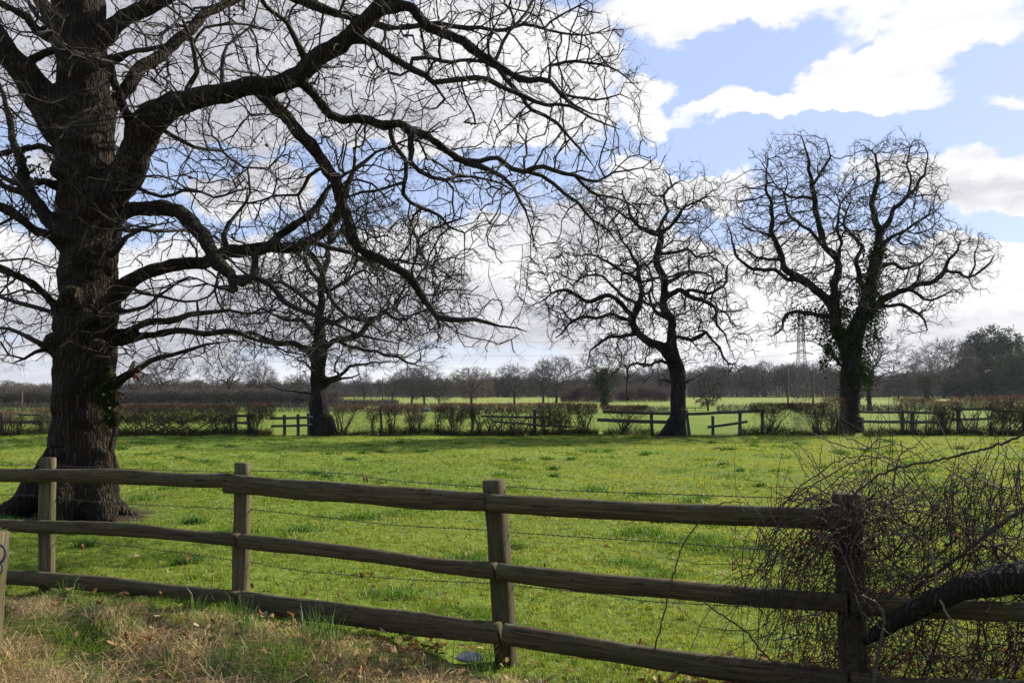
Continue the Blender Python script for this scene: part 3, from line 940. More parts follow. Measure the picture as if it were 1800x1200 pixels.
    # root flare and buttresses
    for pts, dd in [([(125, 790, 80), (95, 835, 78), (60, 870, 66), (20, 897, 44), (-30, 915, 22)], -.1),
                    ([(150, 800, 90), (130, 850, 92), (110, 890, 80), (95, 925, 50)], -.5),
                    ([(165, 800, 80), (170, 850, 84), (178, 890, 70), (186, 925, 44)], -.35),
                    ([(175, 820, 60), (190, 870, 48), (215, 900, 32), (245, 915, 16)], .1),
                    ([(140, 800, 80), (120, 850, 70), (90, 885, 60), (70, 905, 36)], .6)]:
        p = catmull(np.array(pts, float), 5)
        t = np.linspace(0, 1, len(p))
        W = Pv(p[:, 0], p[:, 1], D + dd * t ** 1.3 + (-.12 if dd < 0 else 0))
        tube1(thick, W, p[:, 2] * .44 * D / F, 16, 0.08, rng)
    # burrs
    for (px, py, r, dd) in [(197, 700, .12, -.30), (198, 735, .10, -.28), (192, 665, .11, -.28), (95, 600, .13, -.25), (190, 560, .14, -.25), (150, 560, .14, -.36),
                            (120, 520, .14, -.36), (175, 350, .20, -.2), (110, 300, .16, -.2), (192, 470, .12, -.28), (170, 610, .12, -.36)]:
        c = P(px, py, D + dd)
        tube1(thick, np.array([c - (0, 0, r), c - (0, 0, r * .6), c, c + (0, 0, r * .6), c + (0, 0, r)]), np.array([.25, .8, 1, .8, .25]) * r, 10, 0.12, rng)
    root = thing('oak_tree', 'massive old bare oak at the left behind the wooden fence, arching limbs over the field', 'tree', (base[0], base[1], 0))
    o = part('trunk', thick, M_BARK, root)
    md = o.modifiers.new('weld', 'REMESH'); md.mode = 'VOXEL'; md.voxel_size = 0.026; md.use_smooth_shade = True
    tx = bpy.data.textures.new('bark_lumps', 'CLOUDS'); tx.noise_scale = 0.16; tx.noise_depth = 3
    dm = o.modifiers.new('lumps', 'DISPLACE'); dm.texture = tx; dm.texture_coords = 'LOCAL'; dm.strength = 0.045; dm.mid_level = 0.5
    part('crown', thin, M_TWIG, root)
    # ivy and moss tufts on the trunk, a few dead leaves left on the twigs
    iv = Acc()
    for (px, py, rr, n) in [(186, 690, 18, 150), (192, 735, 13, 110), (186, 655, 12, 60), (45, 290, 16, 60), (65, 315, 14, 50)]:
        a = rng.normal(size=(n, 2)) * rr * 0.6
        x = px + a[:, 0]; y = py + a[:, 1] * 1.3
        cx0 = 150; half = 64
        sx = np.clip((x - cx0) / half, -1, 1)
        dep = -np.sqrt(1 - sx ** 2) * 0.5 - 0.03 - rng.uniform(0, .06, n)
        if px < 90: dep = rng.normal(size=n) * .12 - .1
        leaves(iv, Pv(x, y, D + dep), 0.055, rng, (0.022, 0.030, 0.008), (0, -1, .3))
    part('ivy', iv, M_IVY, root)
    dl = Acc()
    for (px, py, n, dd) in [(243, 655, 7, -1), (330, 305, 5, 0), (465, 250, 4, -.5), (236, 565, 5, -.5), (415, 20, 4, 0), (375, 25, 4, 0), (110, 390, 4, 0), (30, 240, 3, 0)]:
        leaves(dl, Pv(px + rng.normal(size=n) * 3.5, py + rng.normal(size=n) * 3.5, D + dd + rng.normal(size=n) * .05), 0.06, rng, (0.085, 0.030, 0.014))
    part('dead_leaves', dl, M_LEAF, root)


great_oak()


# ---- oaks on the hedge line -------------------------------------------------
def field_oak(label, D, seed, limbs, poly, ctr, rr, dmax, natt, base_px, roots, ivy=None, step=0.24, keep=None, twL=0.32, tip=0.0095, wig=0.5, per=2, name='oak_tree', kill=.27):
    rng = np.random.default_rng(seed)
    s = Skel(D)
    s.gn = 0.055; s.gl = 1.5
    for i, (pts, dd) in enumerate(limbs):
        s.limb(pts, dd, step=step, root=(i == 0), wob=0.35, rng=rng)
    att = sample_crown(poly, int(natt * 4.4), D, ctr, rr, dmax, rng, keep)
    ph = rng.uniform(0, 6, 6)
    a3 = att * 2.6
    v = (np.sin(a3[:, 0] + ph[0] + 1.3 * np.sin(a3[:, 2] * .7)) + np.sin(a3[:, 2] * 1.2 + ph[1] + np.sin(a3[:, 1] * .8)) + np.sin(a3[:, 1] * 1.1 + ph[2] + 1.1 * np.sin(a3[:, 0] * .6)))
    att = att[(v > -.25) | (rng.random(len(att)) < .14)]
    s.colonize(att, step * 1.15, 2.2, kill, 160, wig + .08, rng, (0, 0, 0.0), maxn=26000, outw=.30)
    s.radii(tip, 1.95, 0.7)
    print(label[:20], 'nodes', len(s.pos))
    thick, thin = Acc(), Acc()
    mesh_chains(thick, thin, s.chains(), 0.045, rng, 0.10, split=0.07)
    add_twigs(thin, s, per, twL, 0.0048, rng, nseg=3, sub=2, wig=0.22, up=0.03, rmax=0.04, out_bias=.9)
    for pts in roots:
        p = catmull(np.array(pts, float), 4)
        W = Pv(p[:, 0], p[:, 1], D + np.linspace(-.1, -.3, len(p)))
        tube1(thick, W, p[:, 2] / 2 * D / F, 12, 0.07, rng)
    b = P(base_px[0], base_px[1], D)
    root = thing(name, label, 'tree', (b[0], D, float(gz(b[0], D))))
    o = part('trunk', thick, M_BARK2, root)
    md = o.modifiers.new('weld', 'REMESH'); md.mode = 'VOXEL'; md.voxel_size = 0.045; md.use_smooth_shade = True
    part('crown', thin, M_TWIG2, root)
    if ivy:
        iv = Acc()
        for (px, py, rx, ry, n, dp) in ivy:
            q = rng.normal(size=(n, 3)) * 0.55
            # clumps, not an even cloud
            cl = rng.normal(size=(max(3, n // 60), 3)) * 0.55
            q = cl[rng.integers(0, len(cl), n)] + q * 0.45
            W = Pv(px + q[:, 0] * rx, py + q[:, 1] * ry, D + q[:, 2] * dp)
            leaves(iv, W, 0.11, rng, (0.030, 0.048, 0.012), (0, 0, .3), colvar=.5)
        part('ivy', iv, M_IVY, root)
    return root


field_oak('bare oak at the hedge seen through the great oak, its trunk foot flaring right', 35.2, 21, [
    ([(567, 770, 46), (563, 745, 36), (561, 700, 30), (559, 640, 27), (561, 613, 26), (563, 570, 16), (563, 530, 14), (567, 490, 11), (575, 450, 9), (580, 410, 6), (575, 370, 3)], .3),
    ([(555, 622, 16), (526, 609, 11), (484, 600, 9), (442, 588, 7), (400, 584, 5), (360, 580, 2)], -1.5),
    ([(566, 613, 16), (580, 606, 12), (597, 597, 11), (630, 588, 10), (647, 572, 8), (672, 547, 7), (692, 538, 5), (720, 520, 3)], 1.0),
    ([(563, 570, 9), (613, 560, 8), (655, 558, 6), (690, 545, 4), (730, 560, 2)], -1.5),
    ([(566, 512, 8), (590, 505, 7), (613, 492, 6), (638, 472, 5), (660, 450, 3), (690, 430, 2)], 1.5),
    ([(597, 600, 7), (647, 618, 6), (688, 622, 5), (715, 638, 4), (735, 645, 2)], -1.2),
    ([(568, 668, 12), (580, 666, 8), (597, 658, 7), (617, 647, 6), (642, 638, 4), (667, 635, 3), (700, 640, 1.5)], -.6),
    ([(570, 680, 8), (592, 667, 6), (617, 662, 4), (630, 655, 2)], -1),
    ([(553, 693, 7), (540, 690, 4), (525, 688, 4), (505, 685, 3), (475, 682, 1.5)], .5),
    ([(553, 655, 6), (545, 645, 4), (530, 635, 3), (515, 630, 1.5)], .5),
    ([(563, 545, 9), (530, 520, 8), (500, 500, 6), (470, 490, 4), (440, 500, 2)], .8),
    ([(565, 500, 8), (540, 470, 7), (520, 440, 5), (490, 420, 3), (470, 400, 2)], -1.0),
    ([(578, 430, 6), (610, 400, 5), (640, 380, 4), (670, 370, 2)], -.6),
    ([(672, 547, 6), (710, 560, 5), (750, 545, 4), (790, 550, 2)], -.6),
    ([(692, 538, 5), (720, 500, 4), (750, 470, 3), (780, 440, 1.5)], .6),
    ([(562, 600, 10), (540, 570, 8), (500, 560, 6), (470, 545, 4), (440, 550, 2)], -2),
], [(370, 600), (400, 540), (430, 480), (470, 420), (520, 380), (570, 345), (640, 340), (700, 360), (760, 380), (800, 430), (820, 480), (825, 560), (780, 615), (740, 640), (680, 640), (600, 640), (500, 630), (430, 620)],
    (600, 500), (240, 170), 4.0, 3000, (565, 763), [[(570, 735, 30), (580, 755, 26), (592, 768, 12)], [(556, 740, 26), (553, 768, 20)], [(565, 740, 30), (566, 770, 28)]])

field_oak('bare oak with a twisting forked trunk at the hedge, second tree from the right', 33.2, 22, [
    ([(1192, 775, 36), (1191, 755, 30), (1191, 690, 27), (1189, 656, 28), (1181, 625, 27), (1180, 594, 17), (1178, 559, 15), (1167, 537, 14), (1169, 506, 13), (1162, 480, 12), (1154, 453, 12),
      (1162, 427, 11), (1154, 409, 10), (1127, 400, 8), (1114, 387, 6), (1100, 360, 4), (1095, 330, 2)], .4),
    ([(1184, 640, 22), (1172, 618, 18), (1145, 603, 16), (1123, 586, 14), (1114, 559, 13), (1123, 533, 11), (1127, 497, 9), (1118, 462, 7), (1105, 440, 5), (1090, 410, 3)], -1.0),
    ([(1114, 559, 10), (1092, 533, 9), (1065, 519, 9), (1039, 528, 8), (1012, 519, 7), (990, 510, 6), (968, 515, 4), (946, 532, 2)], -.6),
    ([(1112, 565, 8), (1079, 555, 7), (1048, 555, 6), (1021, 559, 5), (999, 572, 4), (977, 590, 2)], 1.4),
    ([(1122, 535, 7), (1095, 520, 6), (1075, 500, 5), (1048, 484, 4), (1012, 490, 3), (975, 480, 1.5)], 1.2),
    ([(1168, 525, 11), (1185, 514, 10), (1202, 510, 9), (1229, 528, 8), (1255, 541, 6), (1264, 568, 5), (1273, 590, 3), (1280, 610, 1.5)], -1.3),
    ([(1210, 510, 7), (1242, 515, 6), (1268, 502, 5), (1280, 482, 4), (1285, 460, 2)], .7),
    ([(1160, 447, 8), (1185, 444, 6), (1207, 440, 5), (1224, 449, 4), (1250, 450, 3), (1275, 478, 1.5)], .8),
    ([(1180, 592, 8), (1215, 594, 7), (1242, 586, 6), (1264, 612, 5), (1277, 634, 3), (1300, 650, 1.5)], -1.2),
    ([(1156, 411, 8), (1185, 391, 7), (1198, 369, 5), (1220, 356, 4), (1251, 338, 2)], -.8),
    ([(1154, 409, 7), (1175, 370, 6), (1165, 345, 5), (1190, 320, 3)], .6),
    ([(1114, 387, 5), (1080, 370, 4), (1050, 345, 3), (1030, 330, 1.5)], .8),
    ([(1180, 640, 8), (1160, 636, 5), (1140, 638, 5), (1110, 643, 4), (1102, 674, 2), (1100, 700, 1)], -.5),
    ([(1123, 586, 8), (1090, 590, 6), (1060, 600, 5), (1040, 615, 3), (1030, 640, 1.5)], 1.2),
    ([(1185, 675, 6), (1170, 670, 4), (1160, 667, 2)], -.2), ([(1200, 675, 6), (1210, 668, 3)], -.1),
    ([(1178, 560, 8), (1150, 545, 6), (1140, 520, 5), (1150, 490, 4), (1135, 465, 3)], 1.5),
    ([(1170, 500, 8), (1200, 480, 7), (1225, 478, 5), (1250, 490, 3)], 1.8),
    ([(1127, 497, 7), (1100, 480, 6), (1070, 460, 5), (1040, 450, 3), (1010, 445, 2)], -1.2),
], [(918, 495), (940, 452), (1000, 425), (1040, 400), (1000, 340), (1050, 310), (1120, 330), (1180, 302), (1240, 305), (1270, 345), (1262, 385), (1235, 410), (1265, 440), (1290, 500), (1300, 560), (1320, 610), (1290, 650),
    (1240, 625), (1190, 625), (1140, 655), (1090, 640), (1060, 600), (1000, 590), (965, 605), (975, 560), (925, 530)],
    (1120, 480), (210, 180), 3.2, 3400, (1190, 768), [[(1183, 740, 20), (1172, 757, 16), (1158, 768, 9)], [(1196, 745, 18), (1202, 772, 12)]], wig=.42, kill=.26)


def k4(q):
    low = (q[:, 1] > 520)
    return np.where(low, 0.35, 1.0)


field_oak('bare oak with ivy climbing its trunk and forks, rightmost large tree at the hedge', 38.0, 23, [
    ([(1496, 766, 44), (1495, 745, 38), (1495, 700, 36), (1495, 640, 36), (1493, 605, 36), (1503, 585, 30), (1520, 540, 26), (1535, 480, 20), (1545, 430, 16), (1540, 385, 12), (1532, 350, 10), (1545, 315, 7), (1540, 285, 5), (1525, 258, 2)], .3),
    ([(1492, 620, 28), (1480, 598, 25), (1470, 570, 22), (1465, 545, 20), (1442, 514, 15), (1415, 495, 12), (1385, 475, 11), (1372, 450, 10), (1360, 415, 9), (1355, 375, 8), (1355, 350, 6), (1345, 320, 4), (1350, 280, 2)], -.8),
    ([(1425, 502, 10), (1400, 493, 9), (1380, 488, 8), (1365, 475, 7), (1330, 475, 7), (1300, 455, 5), (1290, 435, 4), (1280, 400, 2)], -1.0),
    ([(1374, 455, 7), (1350, 454, 5), (1330, 452, 4), (1310, 440, 2)], .7),
    ([(1362, 420, 6), (1345, 410, 5), (1330, 405, 4), (1295, 393, 2)], -1.0),
    ([(1466, 548, 18), (1468, 500, 15), (1472, 460, 13), (1450, 430, 12), (1440, 400, 11), (1435, 365, 10), (1427, 335, 9), (1425, 300, 7), (1415, 265, 4), (1410, 240, 2)], .8),
    ([(1448, 428, 8), (1430, 412, 7), (1415, 400, 6), (1390, 380, 5), (1380, 340, 3), (1385, 300, 2)], 1.2),
    ([(1432, 350, 6), (1400, 345, 5), (1365, 330, 3), (1345, 295, 2)], -.8),
    ([(1426, 330, 6), (1445, 300, 5), (1460, 270, 3), (1455, 250, 2)], -.6),
    ([(1472, 460, 8), (1480, 430, 6), (1470, 400, 5), (1478, 370, 4), (1470, 340, 2)], -1.3),
    ([(1545, 420, 11), (1560, 390, 10), (1575, 365, 8), (1595, 345, 7), (1620, 315, 5), (1630, 290, 3), (1625, 258, 2)], .8),
    ([(1595, 345, 5), (1600, 310, 4), (1595, 280, 3), (1600, 255, 1.5)], -.8),
    ([(1542, 440, 10), (1560, 425, 8), (1575, 410, 6), (1610, 395, 4), (1640, 370, 2)], -1.0),
    ([(1525, 520, 12), (1510, 490, 10), (1508, 455, 8), (1515, 435, 7), (1495, 410, 6), (1485, 385, 4), (1495, 350, 2)], 1.2),
    ([(1512, 565, 20), (1530, 548, 15), (1560, 522, 13), (1600, 505, 10), (1640, 495, 9), (1660, 475, 8), (1675, 450, 5), (1690, 420, 2)], -.8),
    ([(1662, 475, 6), (1685, 482, 6), (1705, 485, 5), (1730, 470, 4), (1752, 448, 1.5)], .7),
    ([(1705, 485, 4), (1715, 455, 3), (1720, 425, 1.5)], -.4),
    ([(1530, 550, 10), (1545, 543, 8), (1590, 535, 7), (1615, 555, 5), (1632, 580, 2)], -1.2),
    ([(1595, 508, 7), (1635, 525, 5), (1675, 512, 3), (1690, 515, 1.5)], 1.0),
    ([(1475, 565, 11), (1440, 553, 9), (1400, 548, 7), (1380, 562, 5), (1372, 578, 4), (1355, 590, 2)], -1.0),
    ([(1535, 470, 9), (1570, 465, 7), (1600, 470, 5), (1630, 455, 3), (1650, 430, 2)], 1.5),
    ([(1496, 655, 8), (1478, 640, 6), (1460, 620, 4), (1440, 610, 2), (1430, 600, 1.5)], -.8),
], [(1280, 440), (1275, 380), (1290, 320), (1330, 270), (1390, 240), (1430, 238), (1460, 280), (1480, 320), (1510, 262), (1550, 245), (1612, 248), (1650, 300), (1662, 370), (1650, 400), (1700, 400), (1755, 440), (1740, 490), (1690, 525), (1640, 570),
    (1600, 585), (1540, 560), (1400, 600), (1350, 600), (1330, 560), (1360, 510), (1300, 490)],
    (1500, 420), (240, 190), 4.2, 3300, (1495, 757), [[(1505, 735, 26), (1512, 762, 14)], [(1484, 740, 24), (1474, 764, 12)]],
    ivy=[(1495, 640, 24, 55, 1900, .7), (1480, 590, 30, 30, 1000, .8), (1530, 520, 22, 50, 1900, .7), (1440, 560, 45, 26, 900, .7), (1545, 450, 14, 36, 700, .5), (1480, 545, 22, 26, 700, .6),
         (1455, 625, 16, 22, 420, .5), (1520, 640, 18, 50, 700, .7), (1525, 570, 26, 40, 1000, .8), (1495, 720, 14, 30, 300, .7)],
    keep=k4, wig=.28)


# ------------------------------------------------------------------ distant trees
def round_tree(seed, h, w, trunk_h, style, natt=800, tipr=0.028, twn=3, leafy=0):
    """skeleton grown inside a real 3-D crown; returns (thick, thin, leafacc) in local metres, base at the origin"""
    rng = np.random.default_rng(seed)
    s = Skel(0.0)
    pts = [(0, 0, -.3)]
    x = y = 0.0
    H = trunk_h + (h - trunk_h) * .22
    nst = 7
    for i in range(1, nst + 1):
        x += rng.normal() * .05 * h / 12; y += rng.normal() * .05 * h / 12
        pts.append((x, y, H * i / nst))
    r0 = h * .028
    for i, p in enumerate(pts):
        s.pos.append(np.array(p)); s.par.append(i - 1); s.px.append((0, 0)); s.dep.append(0)
        s.rad.append(r0 * (1.25 if i == 0 else 1) * (1 - .35 * i / nst)); s.fix.append(True); s.prim.append(i > 0)
    nl = 5
    for k in range(nl):
        az_ = k * 2 * pi / nl + rng.normal() * .4
        last = rng.integers(max(2, nst - 3), nst + 1)
        d = np.array((cos(az_) * w / h * 1.1, sin(az_) * w / h * 1.1, rng.uniform(.6, 1.6))); d /= np.linalg.norm(d)
        q0 = s.pos[last].copy(); L_ = h * rng.uniform(.28, .42)
        for i in range(1, 7):
            d = nrm(d + rng.normal(size=3) * .2 + (0, 0, .05)); q0 = q0 + d * L_ / 6
            s.pos.append(q0.copy()); s.par.append(int(last)); s.px.append((0, 0)); s.dep.append(0)
            s.rad.append(r0 * .55 * (1 - .11 * i)); s.fix.append(True); s.prim.append(i > 1)
            last = len(s.pos) - 1
    ctr = np.array((0, 0, (trunk_h + h) / 2)); ext = np.array((w / 2, w / 2, (h - trunk_h) / 2))
    lob = nrm(rng.normal(size=(7, 3))); la = rng.uniform(-.28, .3, 7)
    q = rng.uniform(-1.25, 1.25, (natt * 6, 3))
    dirq = nrm(q)
    rad = 1 + sum(a * np.clip(dirq @ l, 0, 1) ** 3 for a, l in zip(la, lob))
    e = np.linalg.norm(q, axis=1)
    if style == 'upright':
        q = q[(e < rad) & (q[:, 2] > -1)]
    else:
        q = q[(e < rad) & (e > .25 * rad)]
    q = q[:natt]
    att = ctr + q * ext
    stp = h * .045
    s.colonize(att, stp, h * .45, h * .042, 60, .30, rng, (0, 0, .12 if style == 'upright' else .02), maxn=5000, outw=.25)
    s.radii(tipr, 2.1, .7)
    thick, thin, lf = Acc(), Acc(), Acc()
    mesh_chains(thick, thin, s.chains(), h * .008, rng, 0.08)
    add_twigs(thin, s, twn, h * .10, tipr * .8, rng, nseg=2, sub=2, wig=.3, up=.12 if style == 'upright' else .04, rmax=h * .008, out_bias=.9)
    if leafy:
        sel = s.pos[rng.integers(s.n0, len(s.pos), leafy)] + rng.normal(size=(leafy, 3)) * h * .03
        if style == 'ivied':
            k = sel[:, 2] < h * .62
            sel = sel[k]
            sel[:, :2] *= .55
            t = rng.uniform(0, .62, leafy // 2)
            a2 = rng.uniform(0, 6.28, leafy // 2)
            rr = h * .05 * rng.uniform(.5, 1.3, leafy // 2)
            sel = np.concatenate([sel, np.stack([np.cos(a2) * rr, np.sin(a2) * rr, t * h], -1)])
        leaves(lf, sel, h * .028, rng, (0.042, 0.060, 0.022), (0, 0, .3), colvar=.5)
    return thick, thin, lf


PROTO = {}


def proto(key, mats, **kw):
    th, tn, lf = round_tree(**kw)
    PROTO[key] = dict(h=kw['h'], trunk=th.mesh('trunk'), crown=tn.mesh('crown'), leaf=lf.mesh('ivy') if lf.n else None, mats=mats)
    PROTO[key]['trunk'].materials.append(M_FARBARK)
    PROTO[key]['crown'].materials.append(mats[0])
    if lf.n: PROTO[key]['leaf'].materials.append(M_IVY)


proto('round', (M_FARTWIG,), seed=1, h=12, w=11, trunk_h=1.5, style='round')
proto('round2', (M_FARTWIG,), seed=2, h=12, w=12, trunk_h=2.0, style='round')
proto('pale', (M_FARTWIG_PALE,), seed=3, h=12, w=12, trunk_h=1.5, style='upright', natt=700, tipr=.035)
proto('tall', (M_FARTWIG,), seed=4, h=14, w=8, trunk_h=3, style='upright')
proto('open', (M_FARTWIG,), seed=5, h=13, w=14, trunk_h=3.0, style='round', natt=420, twn=2)
proto('wide', (M_FARTWIG,), seed=6, h=10, w=14, trunk_h=2.0, style='round')
proto('ivied', (M_FARTWIG,), seed=7, h=13, w=11, trunk_h=3.5, style='ivied', leafy=3000, natt=420)
proto('evergreen', (M_FARTWIG,), seed=8, h=13, w=12, trunk_h=1.0, style='round', leafy=15000, natt=500)
proto('shrubby', (M_FARTWIG,), seed=9, h=6, w=5, trunk_h=.3, style='upright', leafy=260, natt=260)


def far_tree(key, px, py_base, py_top, label, rz, Y=None, wide=1.0, cat='tree', group=None, name='distant_tree'):
    if Y is None:   # where the sight line through its foot meets the falling ground
        ys = np.linspace(60, 420, 721)
        foot = Pv(np.full(721, px), np.full(721, py_base), ys)
        k = np.nonzero(foot[:, 2] <= gz(foot[:, 0], ys))[0]
        Y = float(ys[k[0]]) if len(k) else 230.0
    b = P(px, py_base, Y)
    top = P(px, py_top, Y)
    z = float(gz(b[0], Y))
    pr = PROTO[key]
    sc = (top[2] - z) / (pr['h'] * 1.03)
    root = thing(name, label, cat, (b[0], Y, z), group)
    root.scale = (sc * wide, sc * wide, sc)
    root.rotation_euler = (0, 0, rz)
    link('trunk', pr['trunk'], None, root)
    link('crown', pr['crown'], None, root)
    if pr['leaf'] is not None: link('ivy', pr['leaf'], None, root)
    return root


G1 = 'bare trees standing along the far field edge'
for args in [
    ('wide', 12, 709, 670, 'low spreading bare tree far off at the left picture edge', 0.3),
    ('pale', 38, 710, 667, 'fan shaped pale bare tree far off left of the great oak', 1.1),
    ('round', 80, 711, 672, 'small bare tree far off just left of the great oak trunk', 2.0),
    ('open', 283, 712, 622, 'open bare tree with crooked limbs beyond the long hedge, right of the great oak trunk', 0.5),
    ('shrubby', 243, 711, 650, 'brownish bushy tree beyond the hedge hard against the great oak trunk', 1.0),
    ('round2', 345, 711, 667, 'small bare tree between two taller trees beyond the long hedge', 2.5),
    ('open', 401, 712, 617, 'tall open bare tree with clear trunk and wide forks beyond the long hedge', 3.3),
    ('tall', 458, 712, 636, 'slender bare tree with upright twigs beyond the hedge left of the second oak', 0.2),
    ('wide', 516, 712, 660, 'low broad bare tree immediately left of the second oak trunk', 1.7),
    ('tall', 640, 708, 656, 'thin tree with sparse top beyond the field right of the second oak', 2.2),
    ('round', 690, 707, 660, 'rounded bare tree beyond the field left of the dark pair', 1.5),
    ('round2', 724, 709, 645, 'left tree of the dark pair standing in the far field hedge', 0.4),
    ('round', 746, 712, 643, 'right tree of the dark pair standing in the far field hedge', 3.9),
    ('round2', 772, 710, 665, 'small dome shaped tree right of the dark pair in the far hedge', 5.0),
    ('pale', 828, 709, 637, 'pale fan shaped bare tree with bushy foot beyond the middle hedge', 0.0),
    ('round', 904, 710, 640, 'dark rounded bare tree standing alone on the pale far field', 4.4),
    ('tall', 955, 709, 640, 'narrow leaning bare tree beside a taller one on the far field', 1.9),
    ('round2', 978, 708, 625, 'tallest rounded bare tree on the far field, left of the ivied one', 2.7),
    ('ivied', 1063, 715, 604, 'ivy clad tree with bare spreading top beyond the middle hedge', 0.6),
    ('shrubby', 1245, 722, 656, 'brown willowy shrub with dark green foot in the second hedge', 0.9),
    ('open', 1528, 724, 580, 'bare tree leaning out right behind the ivied oak trunk', 2.3),
    ('ivied', 1629, 703, 632, 'dark ivied small tree left of the shady copse', 1.4),
    ('round', 1660, 700, 596, 'bare round headed tree rising behind the shady copse', 0.8),
    ('round2', 1580, 700, 655, 'soft grey tree beyond the pale field right of the ivied oak', 3.0),
    ('evergreen', 1745, 699, 573, 'dense dark evergreen tree dominating the copse at the right', 0.0),
    ('evergreen', 1825, 701, 605, 'second evergreen tree cut by the right picture edge', 2.2),
    ('evergreen', 1685, 699, 640, 'low dark evergreen at the left side of the copse', 4.2),
]:
    far_tree(*args, wide=1.25 if args[0] in ('pale', 'wide') else 1.1, group=G1)

def twig_mass(acc, centres, half, n, L, r, rng, up=.25, nseg=2, clip_top=None, upd=.8):
    """twigs filling boxes: centres (k,3), half (k,3)"""
    k = rng.integers(0, len(centres), n)
    p = centres[k] + rng.uniform(-1, 1, (n, 3)) * half[k]
    d = rng.normal(size=(n, 3)); d[:, 2] = np.abs(d[:, 2]) * .6 + upd * rng.random(n)
    LL = L * rng.uniform(.4, 1.3, n)
    if clip_top is not None:
        LL = np.minimum(LL, np.maximum(.04, (clip_top - p[:, 2]) * 1.6 + .03))
    pts, rad = grow(p, d, LL, np.full(n, r), nseg, .35, up, rng)
    if clip_top is not None:
        pts[:, :, 2] = np.minimum(pts[:, :, 2], clip_top + rng.uniform(-.03, .05, (n, 1)))
    tubes(acc, pts, rad, 3, rng)


# brush in front of the wood and the wood itself: masses nobody could count
def woodland():
    rng = np.random.default_rng(5)
    protos = []
    for k, (st, w) in enumerate([('round', 8), ('upright', 7), ('round', 9), ('upright', 6), ('round', 10)]):
        th, tn, _ = round_tree(seed=50 + k, h=12, w=w, trunk_h=1.2, style=st, natt=150, tipr=.045, twn=3)
        V = np.concatenate(th.v + tn.v)
        off = th.n
        Q = np.concatenate(th.q + [q + off for q in tn.q])
        T = np.concatenate(th.t + [t + off for t in tn.t]) if (th.t or tn.t) else np.zeros((0, 3), int)
        protos.append((V, Q, T))
    a = Acc()
    prof = ([-150, -50, 60, 200, 330, 480, 560, 620, 700, 800, 900, 1000, 1100, 1200, 1300, 1400, 1480, 1550, 1640, 1950],
            [680, 678, 676, 672, 668, 668, 668, 668, 664, 664, 661, 664, 650, 645, 641, 638, 643, 657, 650, 645])
    for i in range(620):
        px = rng.uniform(-160, 1960)
        Y = rng.uniform(395, 470)
        top = np.interp(px, *prof) + rng.normal() * 2.2 + rng.choice([0, 0, 5, 9])
        x = (px - CX) / F * Y
        z = float(gz(x, Y)); h = P(px, top, Y)[2] - z
        V, Q, T = protos[rng.integers(5)]
        sc = h / 12.3
        ang = rng.uniform(0, 6.28)
        R = np.array([[cos(ang), -sin(ang), 0], [sin(ang), cos(ang), 0], [0, 0, 1]])
        W = (V * np.array((sc * rng.uniform(.9, 1.4), sc * rng.uniform(.9, 1.4), sc))) @ R.T + (x, Y, z)
        a.add(W, Q, T)
    pxs = np.linspace(-160, 1960, 260)
    Yb = 425 + rng.uniform(-14, 14, 260)
    cen, hf = [], []
    for px, Y in zip(pxs, Yb):
        x = (px - CX) / F * Y; z = float(gz(x, Y)); h = (P(px, np.interp(px, *prof), Y)[2] - z) * rng.uniform(.55, .9)
        cen.append((x, Y, z + h * .45)); hf.append((1.6, 4, h * .45))
    twig_mass(a, np.array(cen), np.array(hf), 60000, 3.2, .06, rng)
    lo = np.array(cen); hl = np.array(hf); lo[:, 2] -= hl[:, 2] * .55; hl[:, 2] *= .45; lo[:, 1] -= 28
    lo[:, 2] = gz(lo[:, 0], lo[:, 1]) + hl[:, 2]
    twig_mass(a, lo, hl, 26000, 2.0, .06, rng)
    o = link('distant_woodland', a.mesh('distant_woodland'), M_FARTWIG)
    tag(o, 'grey brown leafless wood closing off the far fields', 'woodland', kind='stuff')


woodland()


def scrub():
    rng = np.random.default_rng(9)
    for (px0, px1, top, base, label, Y, mat, dens) in [
        (990, 1075, 676, 708, 'reddish brown scrub thicket beside the ivied distant tree', 250, M_FARTWIG_RED, 5200),
        (1085, 1172, 674, 707, 'grey brown scrub thicket running left from the second hedge oak', 262, M_FARTWIG_RED, 5200),
        (1395, 1480, 652, 712, 'dark wispy scrub on the far side of the hedge left of the ivied oak', 44, M_HEDGE, 900),
        (230, 330, 676, 709, 'brownish scrub under the crooked tree beyond the long hedge', 240, M_FARTWIG, 4200),
        (420, 560, 684, 709, 'grey scrub under the low broad tree beyond the hedge', 235, M_FARTWIG, 5200),
    ]:
        a = Acc()
        n = 16
        pxs = np.linspace(px0, px1, n)
        prof = np.sin(np.linspace(.35, pi - .35, n)) ** .5
        Yj = Y + rng.uniform(-3, 3, n) * Y / 250
        cen, hf = [], []
        for px, pr_, yy in zip(pxs, prof, Yj):
            x = (px - CX) / F * yy; z0 = float(gz(x, yy))
            h = (P(px, top, yy)[2] - z0) * pr_ * rng.uniform(.85, 1.05)
            cen.append((x, yy, z0 + h * .42)); hf.append(((px1 - px0) / n / F * yy * .8, 1.5 * Y / 250, h * .42))
        fs = Y / 250
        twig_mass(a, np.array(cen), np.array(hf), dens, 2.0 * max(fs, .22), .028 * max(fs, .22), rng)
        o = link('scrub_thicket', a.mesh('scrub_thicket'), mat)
        tag(o, label, 'scrub', kind=None)
        a0 = cen[0]


scrub()


# ------------------------------------------------------------------ hedges
YH = 34.9     # the hedge line


